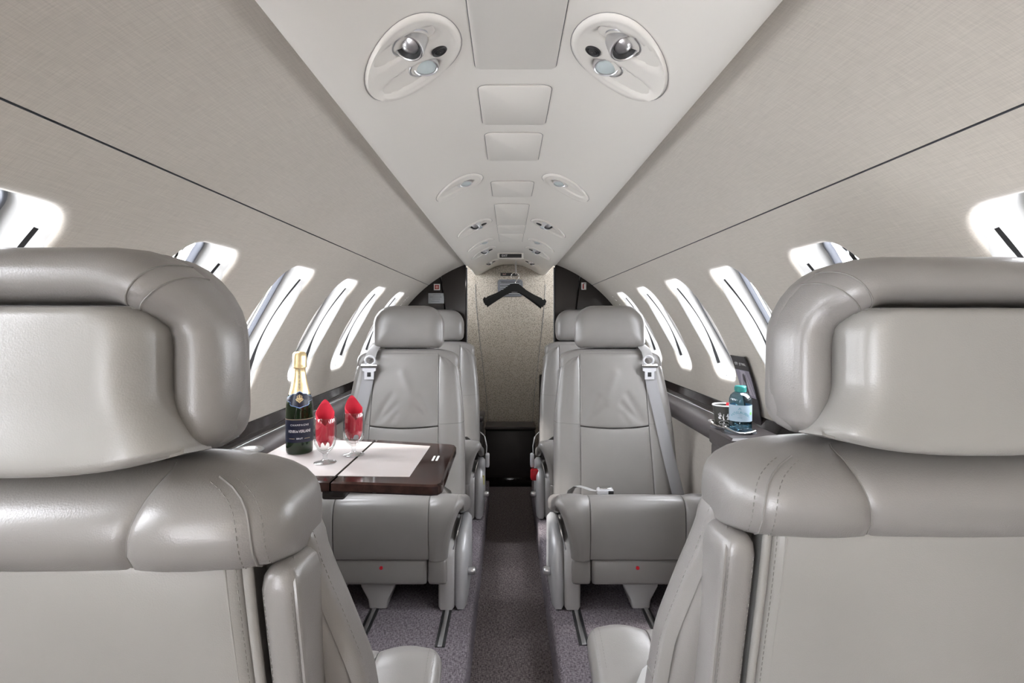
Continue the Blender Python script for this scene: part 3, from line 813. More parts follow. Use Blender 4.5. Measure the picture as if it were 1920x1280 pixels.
    # --- cushion
    cp = spline([(-.03, 0, .282), (.09, 0, .314), (.20, 0, .348), (.275, 0, .374), (.315, 0, .377), (.340, 0, .358), (.350, 0, .315), (.349, 0, .25), (.342, 0, .182)], 65)
    def cpt(b):
        t = min(1, max(0, b)) * 64; i = min(int(t), 63); return cp[i].lerp(cp[i + 1], t - i)
    def Pcu(a, b):
        p = cpt(b); return (-0.156 + 0.312 * a, p.x, p.z)
    side = [(p.x, p.z) for p in cp[::4]]
    def nrm_at(b):
        a_, c_ = cpt(b - 0.012), cpt(b + 0.012); t = (c_ - a_).normalized(); return Vector((-t.z, 0, t.x))     # outward in (d, z)
    prof_in = [(cpt(k / 24).x + nrm_at(k / 24).x * -0.024, cpt(k / 24).z + nrm_at(k / 24).z * -0.024) for k in range(25)]
    poly_ = [(-0.05, 0.175)] + [(0.316, 0.175)] + [q for q in reversed(prof_in) if q[1] > 0.178] + [(-0.05, prof_in[0][1])]
    core = part('seat_cushion', LE, prism_yz(poly_, -0.212, 0.212, 0.006), sharp=50)
    part('cushion_pad', LE, pad(Pcu, 12, 36, (0.003, 0.003, 0.01, 0.006), 0.004, 0.02, 1), sharp=60)
    for sg in (-1, 1):
        rows = []
        for kb in range(49):
            b = kb / 48; p = cpt(b); n_ = nrm_at(b); k_ = smooth01((b - 0.2) / 0.3); u0, u1, r_ = 0.157, 0.271 - 0.052 * smooth01((b - 0.50) / 0.50), 0.028
            pr = [(u0, -.02), (u0, -.002), (u0 + .002, 0.0)]
            for q in range(1, 11):
                t = q / 10; pr.append((u0 + .002 + (u1 - r_ - u0 - .002) * t, (0.009 * math.sin(PI * 0.8 * t)) * (0.4 + 0.6 * k_)))
            e_ = pr[-1][1]
            for q in range(1, 9):
                f = 0.5 * PI * q / 8; pr.append((u1 - r_ + r_ * math.sin(f), e_ - r_ * (1 - math.cos(f))))
            pr += [(u1 - 0.001, e_ - r_ - 0.022), (u1 - 0.016, e_ - r_ - 0.030)]
            rows.append([(sg * u, p.x + n_.x * h_, p.z + n_.z * h_) for u, h_ in pr])
        vs = [q for r_ in rows for q in r_]; fs = grid_faces(len(rows), len(rows[0]))
        part('cushion_bolster', LE, (vs, fs if sg < 0 else [tuple(reversed(f)) for f in fs]), sharp=75)
        for q in (13, 15):
            st += [stitches([Vector(r_[q]) + Vector((sg * .0003, 0.0003, 0.0003)) for r_ in rows[14:]], lift=Vector((sg * 0.5, 0.5, 0.6)))]
    part('stitching', TH, *st, kind='stuff')
    # --- base: leather skirt, legs, covers, lever
    part('skirt', LE, box(-0.052, 0.14, 0.138, 0.404, 0.392, 0.086, 0.012))
    part('skirt_side', LE, box(0.184, 0.14, 0.138, 0.064, 0.390, 0.086, 0.012))
    part('release_button', M['red'], [(x, y, z) for x, y, z in [(0.000 + 0.006 * math.cos(2 * PI * k / 10), 0.3385, 0.155 + 0.006 * math.sin(2 * PI * k / 10)) for k in range(10)]] and tube([(0, 0.330, 0.155), (0, 0.339, 0.155)], 0.006, 10))
    leg = part('leg', M['pod'], prism_yz([(0.00, 0.005), (0.315, 0.005), (0.320, 0.10), (0.326, 0.185), (0.31, 0.215), (0.0, 0.215)], 0.185, 0.238, 0.008))
    part('leg_cover', M['pod_s'], prism_yz([(0.02, 0.006), (0.312, 0.006), (0.314, 0.10), (0.300, 0.185), (0.285, 0.215), (0.262, 0.236), (0.235, 0.244), (0.06, 0.244), (0.03, 0.22)], 0.237, 0.280, 0.012), parent=leg)
    part('recline_lever', M['silver'], box(0.292, 0.255, 0.110, 0.030, 0.030, 0.024, 0.008), parent=leg)
    part('lever_bezel', M['silver'], tube([(0.242 + 0.25 * (z - 0.235), y, z) for y, z in ((0.14, 0.262), (0.21, 0.275), (0.28, 0.278), (0.312, 0.268), (0.322, 0.24), (0.310, 0.205), (0.28, 0.195), (0.20, 0.215), (0.15, 0.235))], 0.0022, 6, closed=True))
    part('pedestal', M['pod'], loft([[(x, y, z) for x, y in rrect(-h - 0.02, 0.16 - q, h - 0.02, 0.30, 0.008, 2)] for h, q, z in ((0.030, 0.02, 0.003), (0.034, 0.03, 0.03), (0.058, 0.06, 0.075), (0.058, 0.06, 0.10))]))
    part('leg', M['pod'], box(-0.19, 0.12, 0.05, 0.05, 0.20, 0.095, 0.008))
    # --- shoulder belt on the outboard side
    W = Vector((1, 0, 0))
    def on(u, z, o=0.014): return Vector((u, d_f(z) + o, z))
    part('belt_guide', M['belt_l'], tube([(-0.128, -0.165, 0.866), (-0.134, -0.135, 0.856), (-0.139, -0.112, 0.842), (-0.142, -0.102, 0.826), (-0.143, -0.098, 0.815)], 0, 10, flat=(0.021, 0.004, (1, 0, 0))))
    part('belt_ring', M['buckle'], tube([(-0.144 + 0.020 * math.cos(a), -0.096, 0.806 + 0.018 * math.sin(a)) for a in [2 * PI * k / 14 for k in range(14)]], 0.0042, 6, closed=True))
    part('belt_bar', M['chrome'], tube([(-0.178, -0.092, 0.784), (-0.114, -0.092, 0.784)], 0.0088, 12))
    tg = [(-0.019, -0.046), (0.019, -0.046), (0.019, -0.014), (0.027, -0.011), (0.027, 0.0), (-0.027, 0.0), (-0.027, -0.011), (-0.019, -0.014)]
    o = [(-0.146 + x, 0.776 + z) for x, z in tg]
    part('belt_tongue', M['buckle'], loft([[(x, -0.087, z) for x, z in o], [(x, -0.092, z) for x, z in o]]), sharp=30)
    part('tongue_slot', M['dark'], box(-0.146, -0.0868, 0.750, 0.015, 0.002, 0.018, 0.0008))
    part('shoulder_strap', M['belt'], tube([on(-0.146, 0.782, 0.020), on(-0.150, 0.75, 0.017), on(-0.158, 0.70), on(-0.176, 0.60), on(-0.190, 0.52), on(-0.205, 0.43, 0.017), on(-0.222, 0.34, 0.020), on(-0.232, 0.29, 0.02)], 0, 10, flat=(0.0235, 0.0022, (1, 0, 0.15))))
    # --- lap belt with its buckle lying on the cushion
    bk = part('buckle', M['buckle'], box(0.090, 0.235, 0.376, 0.056, 0.034, 0.022, 0.006))
    part('buckle_lid', M['chrome'], box(0.090, 0.235, 0.388, 0.038, 0.028, 0.004, 0.0015), parent=bk)
    part('buckle_mouth', M['dark'], box(0.072, 0.2525, 0.375, 0.018, 0.003, 0.014, 0.001), parent=bk)
    part('lap_strap', M['belt_l'], tube([(0.112, 0.232, 0.376), (0.130, 0.220, 0.374), (0.155, 0.200, 0.378), (0.178, 0.178, 0.377), (0.196, 0.158, 0.362), (0.204, 0.145, 0.335)], 0, 10, flat=(0.022, 0.002, (0.6, 1, 0.25))))
    return root
def prism_yz(pts, x0, x1, r):
    """polygon in (y, z), CCW, extruded along x"""
    a = off(pts, -r); rings = [[(x0, y, z) for y, z in a], [(x0 + r, y, z) for y, z in pts], [(x1 - r, y, z) for y, z in pts], [(x1, y, z) for y, z in a]]
    return loft(rings)

s_nl = seat('leather_seat', (-0.39, 0.685, 0), 0, 1, 'large taupe leather seat seen from behind on the left of the aisle', 0.018)
s_nr = seat('leather_seat', (0.42, 0.755, 0), 0, -1, 'large taupe leather seat seen from behind on the right of the aisle', 0.018)
s_fr = seat('leather_seat', (0.424, 2.18, 0), PI, 1, 'taupe leather seat right of the aisle facing the viewer, beside cup and water bottle')
s_fl = seat('leather_seat', (-0.42, 2.18, 0), PI, -1, 'taupe leather seat left of the aisle, facing the fold-out table with bottle and glasses')
s_rr = copy_tree(s_fr); s_rr.location = (0.415, 3.03, 0); s_rr['label'] = 'rearmost seat on the right, mostly hidden, with a red belt cover at its side'
s_rl = copy_tree(s_fl); s_rl.location = (-0.405, 3.03, 0); s_rl['label'] = 'rearmost seat on the left, mostly hidden behind the seat at the table'
# belt ends hanging beside the rear seats
for rt_, mr, m_, nm in ((s_rr, 1, M['red'], 'red_belt_cover'), (s_rl, -1, M['yellow'], 'yellow_tag')):
    MB().add(*tube([(0.268, 0.20, 0.40), (0.285, 0.22, 0.385), (0.295, 0.23, 0.34), (0.293, 0.23, 0.30)], 0, 8, flat=(0.020, 0.002, (0, 1, 0.1)))).build('hanging_strap', M['belt_l'], rt_, mr)
    MB().add(*box(0.298, 0.235, 0.272, 0.020, 0.045, 0.065, 0.006)).build('hanging_buckle', M['buckle'], rt_, mr)
    if nm == 'red_belt_cover': MB().add(*box(0.285, 0.25, 0.205, 0.045, 0.05, 0.055, 0.012)).build(nm, m_, rt_, mr)
    else: MB().add(*box(0.276, 0.28, 0.185, 0.018, 0.003, 0.045, 0.001)).build(nm, m_, rt_, mr)

# ------------------------------------------------------------------ fold-out table on the left
TZ = 0.62
t = empty('folding_table', (0, 0, 0), 0, 'dark lacquered fold-out table with pale leather inlay between the left seats', 'table')
t.location = (-0.388, 1.42, TZ - 0.024)
def tb(pts): return [(x + 0.388, y - 1.42) for x, y in pts]
inner = [(-.386, 1.215), (-.165, 1.188), (-.150, 1.192), (-.143, 1.205), (-.143, 1.235), (-.146, 1.555), (-.150, 1.572), (-.165, 1.583), (-.386, 1.640)]
outer = [(-.640, 1.235), (-.390, 1.2155), (-.390, 1.641), (-.640, 1.685)]
lf = MB().add(*prism(tb(inner), 0.0, 0.024, 0.004)).build('table_leaf', M['wood'], t, sharp=30)
MB().add(*prism(tb([(-.3845, 1.258), (-.222, 1.250), (-.218, 1.555), (-.3845, 1.60)]), 0.0235, 0.0248)).build('leather_inlay', M['inlay'], lf, sharp=30)
for k in range(2):
    MB().add(*prism([(0.195 + 0.010 * k, -0.025), (0.200 + 0.010 * k, -0.025), (0.200 + 0.010 * k, 0.022), (0.195 + 0.010 * k, 0.022)], 0.0235, 0.0246)).build('latch_plate', M['whitep'], lf, sharp=30)
lf = MB().add(*prism(tb(outer), 0.0, 0.024, 0.003)).build('table_leaf', M['wood'], t, sharp=30)
MB().add(*prism(tb([(-.632, 1.262), (-.3915, 1.258), (-.3915, 1.605), (-.632, 1.66)]), 0.0235, 0.0248)).build('leather_inlay', M['inlay'], lf, sharp=30)
MB().add(*box(0.0, -0.005, -0.012, 0.05, 0.36, 0.022, 0.005)).build('hinge_rail', M['cab'], t)
MB().add(*box(-0.13, 0.0, -0.020, 0.24, 0.05, 0.036, 0.005), ).build('support_arm', M['cab'], t)

# ------------------------------------------------------------------ sparkling wine bottle
TT = TZ + 0.0010
def wrap(vf, r, c, z, a0, lift=0.0004):
    """bend flat letters round a cylinder of radius r about the vertical axis, centred on angle a0"""
    return [(c[0] + (r + lift) * math.cos(a0 + x / r), c[1] + (r + lift) * math.sin(a0 + x / r), c[2] + z + y) for x, y in vf[0]], vf[1]
def band(r0, z0, r1, z1, c, a0, a1, n=24, lift=0.0003):
    vs = []
    for k in range(n + 1):
        a = a0 + (a1 - a0) * k / n
        vs += [(c[0] + (r0 + lift) * math.cos(a), c[1] + (r0 + lift) * math.sin(a), c[2] + z0), (c[0] + (r1 + lift) * math.cos(a), c[1] + (r1 + lift) * math.sin(a), c[2] + z1)]
    return vs, [(2 * k, 2 * k + 2, 2 * k + 3, 2 * k + 1) for k in range(n)]
bp = [(0.001, 0.004), (0.024, 0.003), (0.030, 0.0), (0.0345, 0.003), (0.0362, 0.010), (0.0365, 0.03), (0.0365, 0.118), (0.0355, 0.134), (0.0325, 0.150), (0.0275, 0.166), (0.0225, 0.182), (0.0185, 0.200), (0.0160, 0.218), (0.0148, 0.236), (0.0145, 0.246), (0.0172, 0.248), (0.0172, 0.256), (0.0145, 0.258), (0.0145, 0.262), (0.001, 0.262)]
def brad(z):
    return interp([(q[1], q[0]) for q in bp[3:15]], z)
bpx = -0.553, 1.48
t = empty('champagne_bottle', (bpx[0], bpx[1], TT), 0, 'dark green sparkling wine bottle with gold foil neck on the table', 'bottle'); t.scale = (0.94, 0.94, 0.955)
MB().add(*lathe(bp, 40)).build('bottle_body', M['bglass'], t)
# dark wine inside
MB().add(*lathe([(0.001, 0.006), (0.030, 0.006), (0.0340, 0.012), (0.0342, 0.118), (0.0332, 0.134), (0.030, 0.150), (0.001, 0.150)], 32)).build('wine', mat('dark_wine', (0.006, 0.018, 0.004), 0.1), t)
fp = [(0.0290, 0.1605), (0.0286, 0.163), (0.0236, 0.181), (0.0194, 0.200), (0.0168, 0.218), (0.0156, 0.232), (0.0163, 0.2335), (0.0188, 0.236), (0.0192, 0.243), (0.0186, 0.250), (0.0188, 0.262), (0.0178, 0.273), (0.0140, 0.2775), (0.006, 0.279), (0.0005, 0.279)]
foil = MB().add(*lathe(fp, 36)).build('gold_foil', M['gold'], t)
MB().add(*tube([(0.0186 * math.cos(a) , 0.0186 * math.sin(a), 0.2365) for a in [2 * PI * k / 24 for k in range(24)]], 0.0012, 6, closed=True)).build('wire_cage', M['gold'], foil)
AF = math.atan2(-bpx[1], -bpx[0])         # towards the viewer's seat
O0 = (0, 0, 0)
lb = MB().add(*band(0.0366, 0.034, 0.0366, 0.098, O0, AF - 2.4, AF + 2.4, 40)).build('front_label', M['navy'], t)
tm = MB()
for s, size, z, sp in (('CHAMPAGNE', 0.0072, 0.081, 1.25), ('BRUT', 0.0058, 0.0445, 1.2)):
    tm.add(*wrap(text2d(s, size, spacing=sp), 0.0369, O0, z, AF))
wd_ = [(s_, sz_, text2d(s_, sz_)) for s_, sz_ in (('HENRI', 0.0108), ('de', 0.0090), ('VERLAINE', 0.0108))]
ext = [(min(v[0] for v in t_[0]), max(v[0] for v in t_[0])) for _, _, t_ in wd_]; gap_ = 0.0018
tot = sum(b - a for a, b in ext) + 2 * gap_; cx_ = -tot / 2; ks = 0.064 / tot
for (s_, sz_, t_), (a, b) in zip(wd_, ext):
    tm.add(*wrap(([((x - a + cx_) * ks, y) for x, y in t_[0]], t_[1]), 0.0369, O0, 0.064, AF)); cx_ += b - a + gap_
tm.build('label_lettering', M['whitep'], lb, smooth=False)
tm = MB(); tm.add(*band(0.0369, 0.0955, 0.0369, 0.0965, O0, AF - 2.3, AF + 2.3, 40)); tm.add(*band(0.0369, 0.0440, 0.0369, 0.0448, O0, AF - 0.8, AF - 0.35, 8)); tm.add(*band(0.0369, 0.0440, 0.0369, 0.0448, O0, AF + 0.35, AF + 0.8, 8))
tm.build('label_rule', M['goldprint'], lb, smooth=False, kind='stuff')
# shield-shaped neck label following the shoulder
def shield(sc, lift, name, m_, parent):
    half = [(0.0, -0.024), (0.010, -0.020), (0.020, -0.018), (0.024, -0.014), (0.024, -0.008), (0.034, -0.0065), (0.044, -0.004), (0.044, 0.004), (0.026, 0.009), (0.022, 0.014), (0.012, 0.014), (0.007, 0.018), (0.0, 0.021)]
    half = [(x * sc[0], y * sc[1]) for x, y in half]
    n = 12; vs = []; fs = []
    # horizontal strips between the two side outlines
    ys = sorted(set([y for _, y in half] + [half[0][1] + (half[-1][1] - half[0][1]) * k / 30 for k in range(31)]))
    def wid(y):
        best = 0
        for (a, b), (c, d) in zip(half, half[1:]):
            lo, hi = min(b, d), max(b, d)
            if lo - 1e-9 <= y <= hi + 1e-9:
                best = max(best, a + (c - a) * ((y - b) / (d - b) if abs(d - b) > 1e-9 else 1))
        return best
    for y in ys:
        w_ = wid(y); z = 0.151 + y; r = brad(z) + lift
        for k in range(n + 1):
            a = AF + (-w_ + 2 * w_ * k / n) / 0.031; vs.append((r * math.cos(a), r * math.sin(a), z))
    fs = [tuple(f) for f in grid_faces(len(ys), n + 1)]
    return MB().add(vs, fs, flip=True).build(name, m_, parent)
s1 = shield((1.0, 1.0), 0.0012, 'neck_label', M['blue'], t); shield((0.94, 0.93), 0.0017, 'neck_label_face', M['navy'], s1)
crest = MB()
def disc(cx, cy, r, n=8): return [(cx + r * math.cos(2 * PI * k / n), cy + r * math.sin(2 * PI * k / n)) for k in range(n)]
for cx, cy, r in ((0, .000, .0042), (0, .0062, .0026), (0, .0104, .0017), (-.0048, .002, .0026), (.0048, .002, .0026), (-.0056, .0066, .0017), (.0056, .0066, .0017), (-.0052, -.0034, .0022), (.0052, -.0034, .0022), (-.0022, -.0062, .0021), (.0022, -.0062, .0021), (-.0078, -.001, .0015), (.0078, -.001, .0015), (0, -.0088, .0016), (-.0036, .0094, .0012), (.0036, .0094, .0012)):
    pts = disc(cx, cy, r); vs = []
    for x, y in pts:
        z = 0.1515 + y; rr_ = brad(z) + 0.0024; a = AF + x / 0.031; vs.append((rr_ * math.cos(a), rr_ * math.sin(a), z))
    crest.add(vs, [tuple(range(len(vs)))])
crest.build('gold_crest', M['goldprint'], s1, smooth=False)
tv = text2d('HENRI de VERLAINE', 0.0062)
vs = []
for x, y in tv[0]:
    z = 0.204 + x; rr_ = interp([(q[1], q[0]) for q in fp[:6]], z) + 0.0006; a = AF - y / 0.019; vs.append((rr_ * math.cos(a), rr_ * math.sin(a), z))
MB().add(vs, tv[1]).build('neck_lettering', M['ink'], foil, smooth=False)

# ------------------------------------------------------------------ glasses and napkins
def glass(x, y, label):
    g = empty('stemmed_glass', (x, y, TT), 0, label, 'glass', 'short stemmed glasses with red napkins')
    o = [(0.0005, 0.0), (0.026, 0.0), (0.0272, 0.0012), (0.026, 0.0024), (0.012, 0.0052), (0.0062, 0.0090), (0.0048, 0.0150), (0.0062, 0.0185), (0.0052, 0.022), (0.0105, 0.0265), (0.0190, 0.0340), (0.0250, 0.0450), (0.0272, 0.0580), (0.0272, 0.075), (0.0262, 0.095), (0.0252, 0.1095), (0.0246, 0.1105), (0.0240, 0.1095), (0.0250, 0.095), (0.0259, 0.075), (0.0258, 0.058), (0.0236, 0.0465), (0.0175, 0.0365), (0.0090, 0.0300), (0.0005, 0.0285)]
    MB().add(*lathe(o, 36)).build('glass_body', M['glass'], g)
    return g
def napkin(x, y, label, rot):
    g = empty('folded_napkin', (x, y, TT + 0.0345), rot, label, 'napkin', 'red paper napkins folded into the glasses')
    # cone-rolled napkin: pointed back flap standing tall, front opening in a V
    vs = []; na, nb = 40, 12
    for i in range(na + 1):
        th = -PI * 1.08 + 2.16 * PI * i / na          # 0 = back flap, +-pi = front overlap
        q = abs(th) / PI
        top = 0.118 - 0.030 * abs(math.sin(th)) ** 1.6 if q < 0.5 else 0.088 - 0.030 * min(1, (q - 0.5) / 0.5) ** 1.3
        bot = 0.003 + 0.018 * abs(math.sin(1.5 * th))
        for j in range(nb + 1):
            b = j / nb; z = bot + (top - bot) * b
            r = interp([(0.0, 0.0115), (0.012, 0.0170), (0.022, 0.0208), (0.03, 0.0222), (0.05, 0.0224), (0.072, 0.0216), (0.090, 0.0224), (0.12, 0.0210)], z) - (0.0016 if i > na * 0.93 else 0)
            vs.append((r * math.sin(th), r * math.cos(th), z))
    ob = MB().add(vs, grid_faces(na + 1, nb + 1), flip=True).build('napkin_fold', M['napkin'], g)
    md = ob.modifiers.new('thick', 'SOLIDIFY'); md.thickness = 0.0014; md.offset = -1
    return g
glass(-0.450, 1.372, 'stemmed glass with red napkin closest to the dark wine bottle')
napkin(-0.450, 1.372, 'red napkin folded in the glass next to the wine bottle', math.atan2(0.45, 1.372) )
glass(-0.402, 1.452, 'stemmed glass with red napkin standing by the table hinge, farther from the bottle')
napkin(-0.402, 1.452, 'red napkin folded in the glass by the table hinge', math.atan2(0.402, 1.44) + 0.25)

# ------------------------------------------------------------------ right ledge: cup holder, cup, water bottle, brochure
HZ = 0.652
hold = empty('cup_holder', (0.66, 1.62, 0.56), 0, 'dark cup holder unit with chrome rims on the right ledge', 'cup holder')
def hz(z): return z - 0.56
mb = MB(); mb.add(*prism([(-0.055, -0.10), (0.10, -0.10), (0.10, 0.11), (-0.03, 0.11), (-0.055, 0.07)], hz(0.600), hz(HZ - 0.004), 0.006)); mb.build('holder_tray', M['ledge'], hold, sharp=40)
mb = MB(); mb.add(*box(-0.012, -0.27, hz(0.50), 0.06, 0.74, 0.20, 0.012)); mb.build('side_panel', M['ledge'], hold)
mb = MB(); mb.add(*box(-0.044, -0.10, hz(0.50), 0.004, 0.012, 0.19, 0.001)); mb.build('panel_joint', M['dark'], hold)
mb = MB(); mb.add(*box(-0.012, -0.36, hz(0.622), 0.075, 0.50, 0.045, 0.016)); mb.build('holder_cap', M['ledge'], hold)
def rim(c, r, name):
    path = []
    for k in range(15):
        a = PI * 0.62 + PI * 1.06 * k / 14; path.append((c[0] - 0.66 + r * math.cos(a), c[1] - 1.62 + r * math.sin(a), hz(HZ + 0.007) + 0.006 * math.sin(PI * k / 7)))
    MB().add(*tube(path, 0, 10, flat=(0.0032, 0.0062, (0, 0, 1)))).build(name, M['chrome'], hold)
BX, BY, CX, CY = 0.668, 1.615, 0.652, 1.692
rim((BX, BY), 0.044, 'chrome_rim'); rim((CX, CY), 0.042, 'chrome_rim')
MB().add(*prism([(x + BX - 0.66, y + BY - 1.62) for x, y in disc(0, 0, 0.043, 28)], hz(HZ - 0.006), hz(HZ - 0.001), 0.001)).build('holder_pad', M['seal'], hold)
MB().add(*prism([(x + CX - 0.66, y + CY - 1.62) for x, y in disc(0, 0, 0.040, 28)], hz(HZ - 0.006), hz(HZ - 0.002), 0.001)).build('holder_pad', M['seal'], hold)
# water bottle
wb = empty('water_bottle', (BX, BY, HZ), 0, 'small blue plastic water bottle with teal cap on the right ledge', 'bottle')
wp = [(0.0005, 0.003), (0.022, 0.002), (0.026, 0.0), (0.0300, 0.004), (0.0310, 0.012), (0.0302, 0.022), (0.0302, 0.078), (0.0310, 0.084), (0.0305, 0.093), (0.0270, 0.102), (0.0200, 0.109), (0.0150, 0.112), (0.0140, 0.116), (0.0005, 0.116)]
MB().add(*lathe(wp, 36)).build('bottle_body', M['pet'], wb)
cap = MB().add(*lathe([(0.0150, 0.1125), (0.0158, 0.1125), (0.0160, 0.116), (0.0157, 0.1275), (0.0145, 0.129), (0.0005, 0.129)], 30)).build('bottle_cap', M['teal'], wb)
mb = MB()
for k in range(30):
    a = 2 * PI * k / 30; mb.add(*box(0.0159 * math.cos(a), 0.0159 * math.sin(a), 0.1205, 0.0010, 0.0010, 0.010, 0.0))
mb.build('cap_ridges', M['teal'], cap, kind='stuff')
AW = math.atan2(-BY, -BX)
lab = MB().add(*band(0.0306, 0.030, 0.0306, 0.076, O0, AW - 2.7, AW + 2.7, 48)).build('bottle_label', M['wlabel'], wb)
tv = text2d('V\u00d6SLAUER', 0.0105, spacing=1.05)
tv = ([(x, y + 0.004 - 0.0085 * (x / 0.022) ** 2) for x, y in tv[0]], tv[1])
tm = MB(); tm.add(*wrap(tv, 0.0309, O0, 0.052, AW - 0.05)); tm.add(*wrap(text2d('mineral', 0.0040), 0.0309, O0, 0.041, AW - 0.05))
tm.add(*wrap(([(-.004, .0), (-.003, -.001), (0, .004), (.003, -.001), (.004, 0), (0, .006)], [(0, 1, 2, 5), (5, 2, 3, 4)]), 0.0309, O0, 0.064, AW - 0.05))
tm.build('label_lettering', M['tealink'], lab, smooth=False)
MB().add(*wrap((disc(0, 0, 0.0045, 12), [tuple(range(12))]), 0.0309, O0, 0.053, AW + 1.05)).build('green_emblem', M['green'], lab, smooth=False)
# paper cup
cp_ = empty('paper_cup', (CX, CY, HZ - 0.001), 0, 'dark paper coffee cup with white scroll print behind the water bottle', 'cup')
MB().add(*lathe([(0.0005, 0.004), (0.0255, 0.004), (0.026, 0.0), (0.0272, 0.001), (0.0340, 0.062), (0.0335, 0.064), (0.0325, 0.062), (0.026, 0.006), (0.0005, 0.006)], 36)).build('cup_body', M['cup'], cp_)
MB().add(*tube([(0.0343 * math.cos(2 * PI * k / 36), 0.0343 * math.sin(2 * PI * k / 36), 0.0635) for k in range(36)], 0.0022, 8, closed=True)).build('rolled_rim', M['paper'], cp_)
MB().add(*lathe([(0.0335, 0.0645), (0.0322, 0.058), (0.0275, 0.018), (0.0005, 0.016)], 30), flip=True).build('cup_lining', M['paper'], cp_)
AC = math.atan2(-CY, -CX) - 0.05
sc_ = MB()
def cupmap(x, y):
    z = y; r = 0.0272 + (0.0340 - 0.0272) * (z - 0.001) / 0.061 + 0.0005; x = x * 1.35; z = 0.030 + (z - 0.026) * 1.12; a = AC + x / r; return (r * math.cos(a), r * math.sin(a), z)
def ribbon(pts, w0, w1):
    vs = []; n = len(pts)
    for i, (x, y) in enumerate(pts):
        a = pts[min(i + 1, n - 1)]; b = pts[max(i - 1, 0)]; tx, ty = a[0] - b[0], a[1] - b[1]; l = math.hypot(tx, ty); w_ = w0 + (w1 - w0) * i / (n - 1)
        vs += [(x - ty / l * w_, y + tx / l * w_), (x + ty / l * w_, y - tx / l * w_)]
    return vs, [(2 * i, 2 * i + 1, 2 * i + 3, 2 * i + 2) for i in range(n - 1)]
def spiral(cx, cy, r, a0, turns, sgn=1, n=18): return [(cx + r * (1 - 0.85 * k / n) * math.cos(a0 + sgn * turns * 2 * PI * k / n), cy + r * (1 - 0.85 * k / n) * math.sin(a0 + sgn * turns * 2 * PI * k / n)) for k in range(n + 1)]
for rb_ in (ribbon([(0.0, 0.018), (-0.002, 0.026), (-0.001, 0.034), (0.002, 0.041)], 0.00135, 0.00135), ribbon(spiral(0.002, 0.044, 0.0055, -1.6, 1.2), 0.00240, 0.00105), ribbon(spiral(-0.008, 0.034, 0.0042, -0.8, 1.1, -1), 0.00210, 0.00090), ribbon(spiral(-0.009, 0.025, 0.0032, -0.6, 1.1, -1), 0.00180, 0.00090), ribbon(spiral(0.009, 0.033, 0.0040, 3.6, 1.1), 0.00210, 0.00090), ribbon(spiral(0.009, 0.024, 0.0034, 3.8, 1.1), 0.00180, 0.00090), ribbon([(-0.006, 0.044), (-0.010, 0.046), (-0.011, 0.042)], 0.00225, 0.00075), ribbon([(0.010, 0.042), (0.012, 0.040), (0.011, 0.037)], 0.00210, 0.00075)):
    sc_.add(*map2d(rb_, cupmap))
for cx, cy, an in ((-0.0055, 0.012, 0.5), (0.0055, 0.012, -0.5)):
    for sg in (1, -1):
        pts = []
        for k in range(9):
            a = PI * k / 8; x, y = 0.0062 * math.cos(a), sg * (0.0009 + 0.0034 * math.sin(a)); pts.append((cx + x * math.cos(an) - y * math.sin(an), cy + x * math.sin(an) + y * math.cos(an)))
        sc_.add([cupmap(x, y) for x, y in pts], [tuple(range(9))], flip=(sg < 0))
sc_.build('scroll_print', M['whitep'], cp_, smooth=False)
sg_ = MB().add(*box(0, 0, 0.030, 0.020, 0.0015, 0.052, 0.0005)).build('sugar_sachet', M['red']); sg_.location = (CX + 0.010, CY + 0.010, HZ + 0.012); sg_.rotation_euler = (0.05, 0.12, 0.3)
tag(sg_, 'red paper sachet standing inside the dark paper cup', 'sachet')
# brochure leaning against the side wall
br = empty('brochure', (0, 0, 0), 0, 'tall dark brochure leaning on the right wall behind the water bottle', 'brochure')
br.location = (0.80, 1.812, 0.625)
def brp(u, v, lift=0.0):
    """u along the cabin from far to near edge, v upward"""
    z = 0.626 + 0.228 * v; x = XC + math.sqrt(R * R - (z - ZC) ** 2) - 0.010 - lift - 0.012 * (1 - v) * 0
    return (x - br.location.x, 1.867 - 0.110 * u - br.location.y, z - br.location.z)
def sheet(u0, v0, u1, v1, lift, n=8):
    vs = [brp(u0 + (u1 - u0) * i / 2, v0 + (v1 - v0) * j / n, lift) for i in range(3) for j in range(n + 1)]
    return vs, grid_faces(3, n + 1)
rings_ = []
for j in range(13):
    v = j / 12; rings_.append([brp(0, v, 0.004), brp(1, v, 0.004), brp(1, v, 0.0), brp(0, v, 0.0)])
MB().add(*loft(rings_)).build('brochure_cover', M['broch'], br, sharp=30)
pic = MB().add(*sheet(0.02, 0.42, 0.98, 0.80, 0.0043), flip=True).build('cover_photo', M['lilac'], br, smooth=False)
pp = MB()
for (u0, v0, u1, v1, u2, v2, u3, v3) in ((.05, .45, .22, .45, .42, .74, .36, .78), (.30, .45, .42, .45, .47, .66, .45, .70), (.60, .45, .80, .45, .62, .72, .58, .68), (.86, .45, .96, .45, .72, .76, .66, .78), (.30, .79, .70, .79, .62, .74, .40, .74)):
    pp.add([brp(u0, v0, .0048), brp(u1, v1, .0048), brp(u2, v2, .0048), brp(u3, v3, .0048)], [(0, 1, 2, 3)])
pp.build('photo_seats', M['lilac2'], pic, smooth=False)
pp = MB()
pp.add([brp(.40, .62, .005), brp(.62, .62, .005), brp(.60, .70, .005), brp(.52, .76, .005), brp(.44, .72, .005)], [(0, 1, 2, 3, 4)]); pp.add([brp(.46, .43, .005), brp(.58, .43, .005), brp(.54, .63, .005), brp(.50, .63, .005)], [(0, 1, 2, 3)])
pp.build('photo_aisle', M['broch'], pic, smooth=False)
tx = MB()
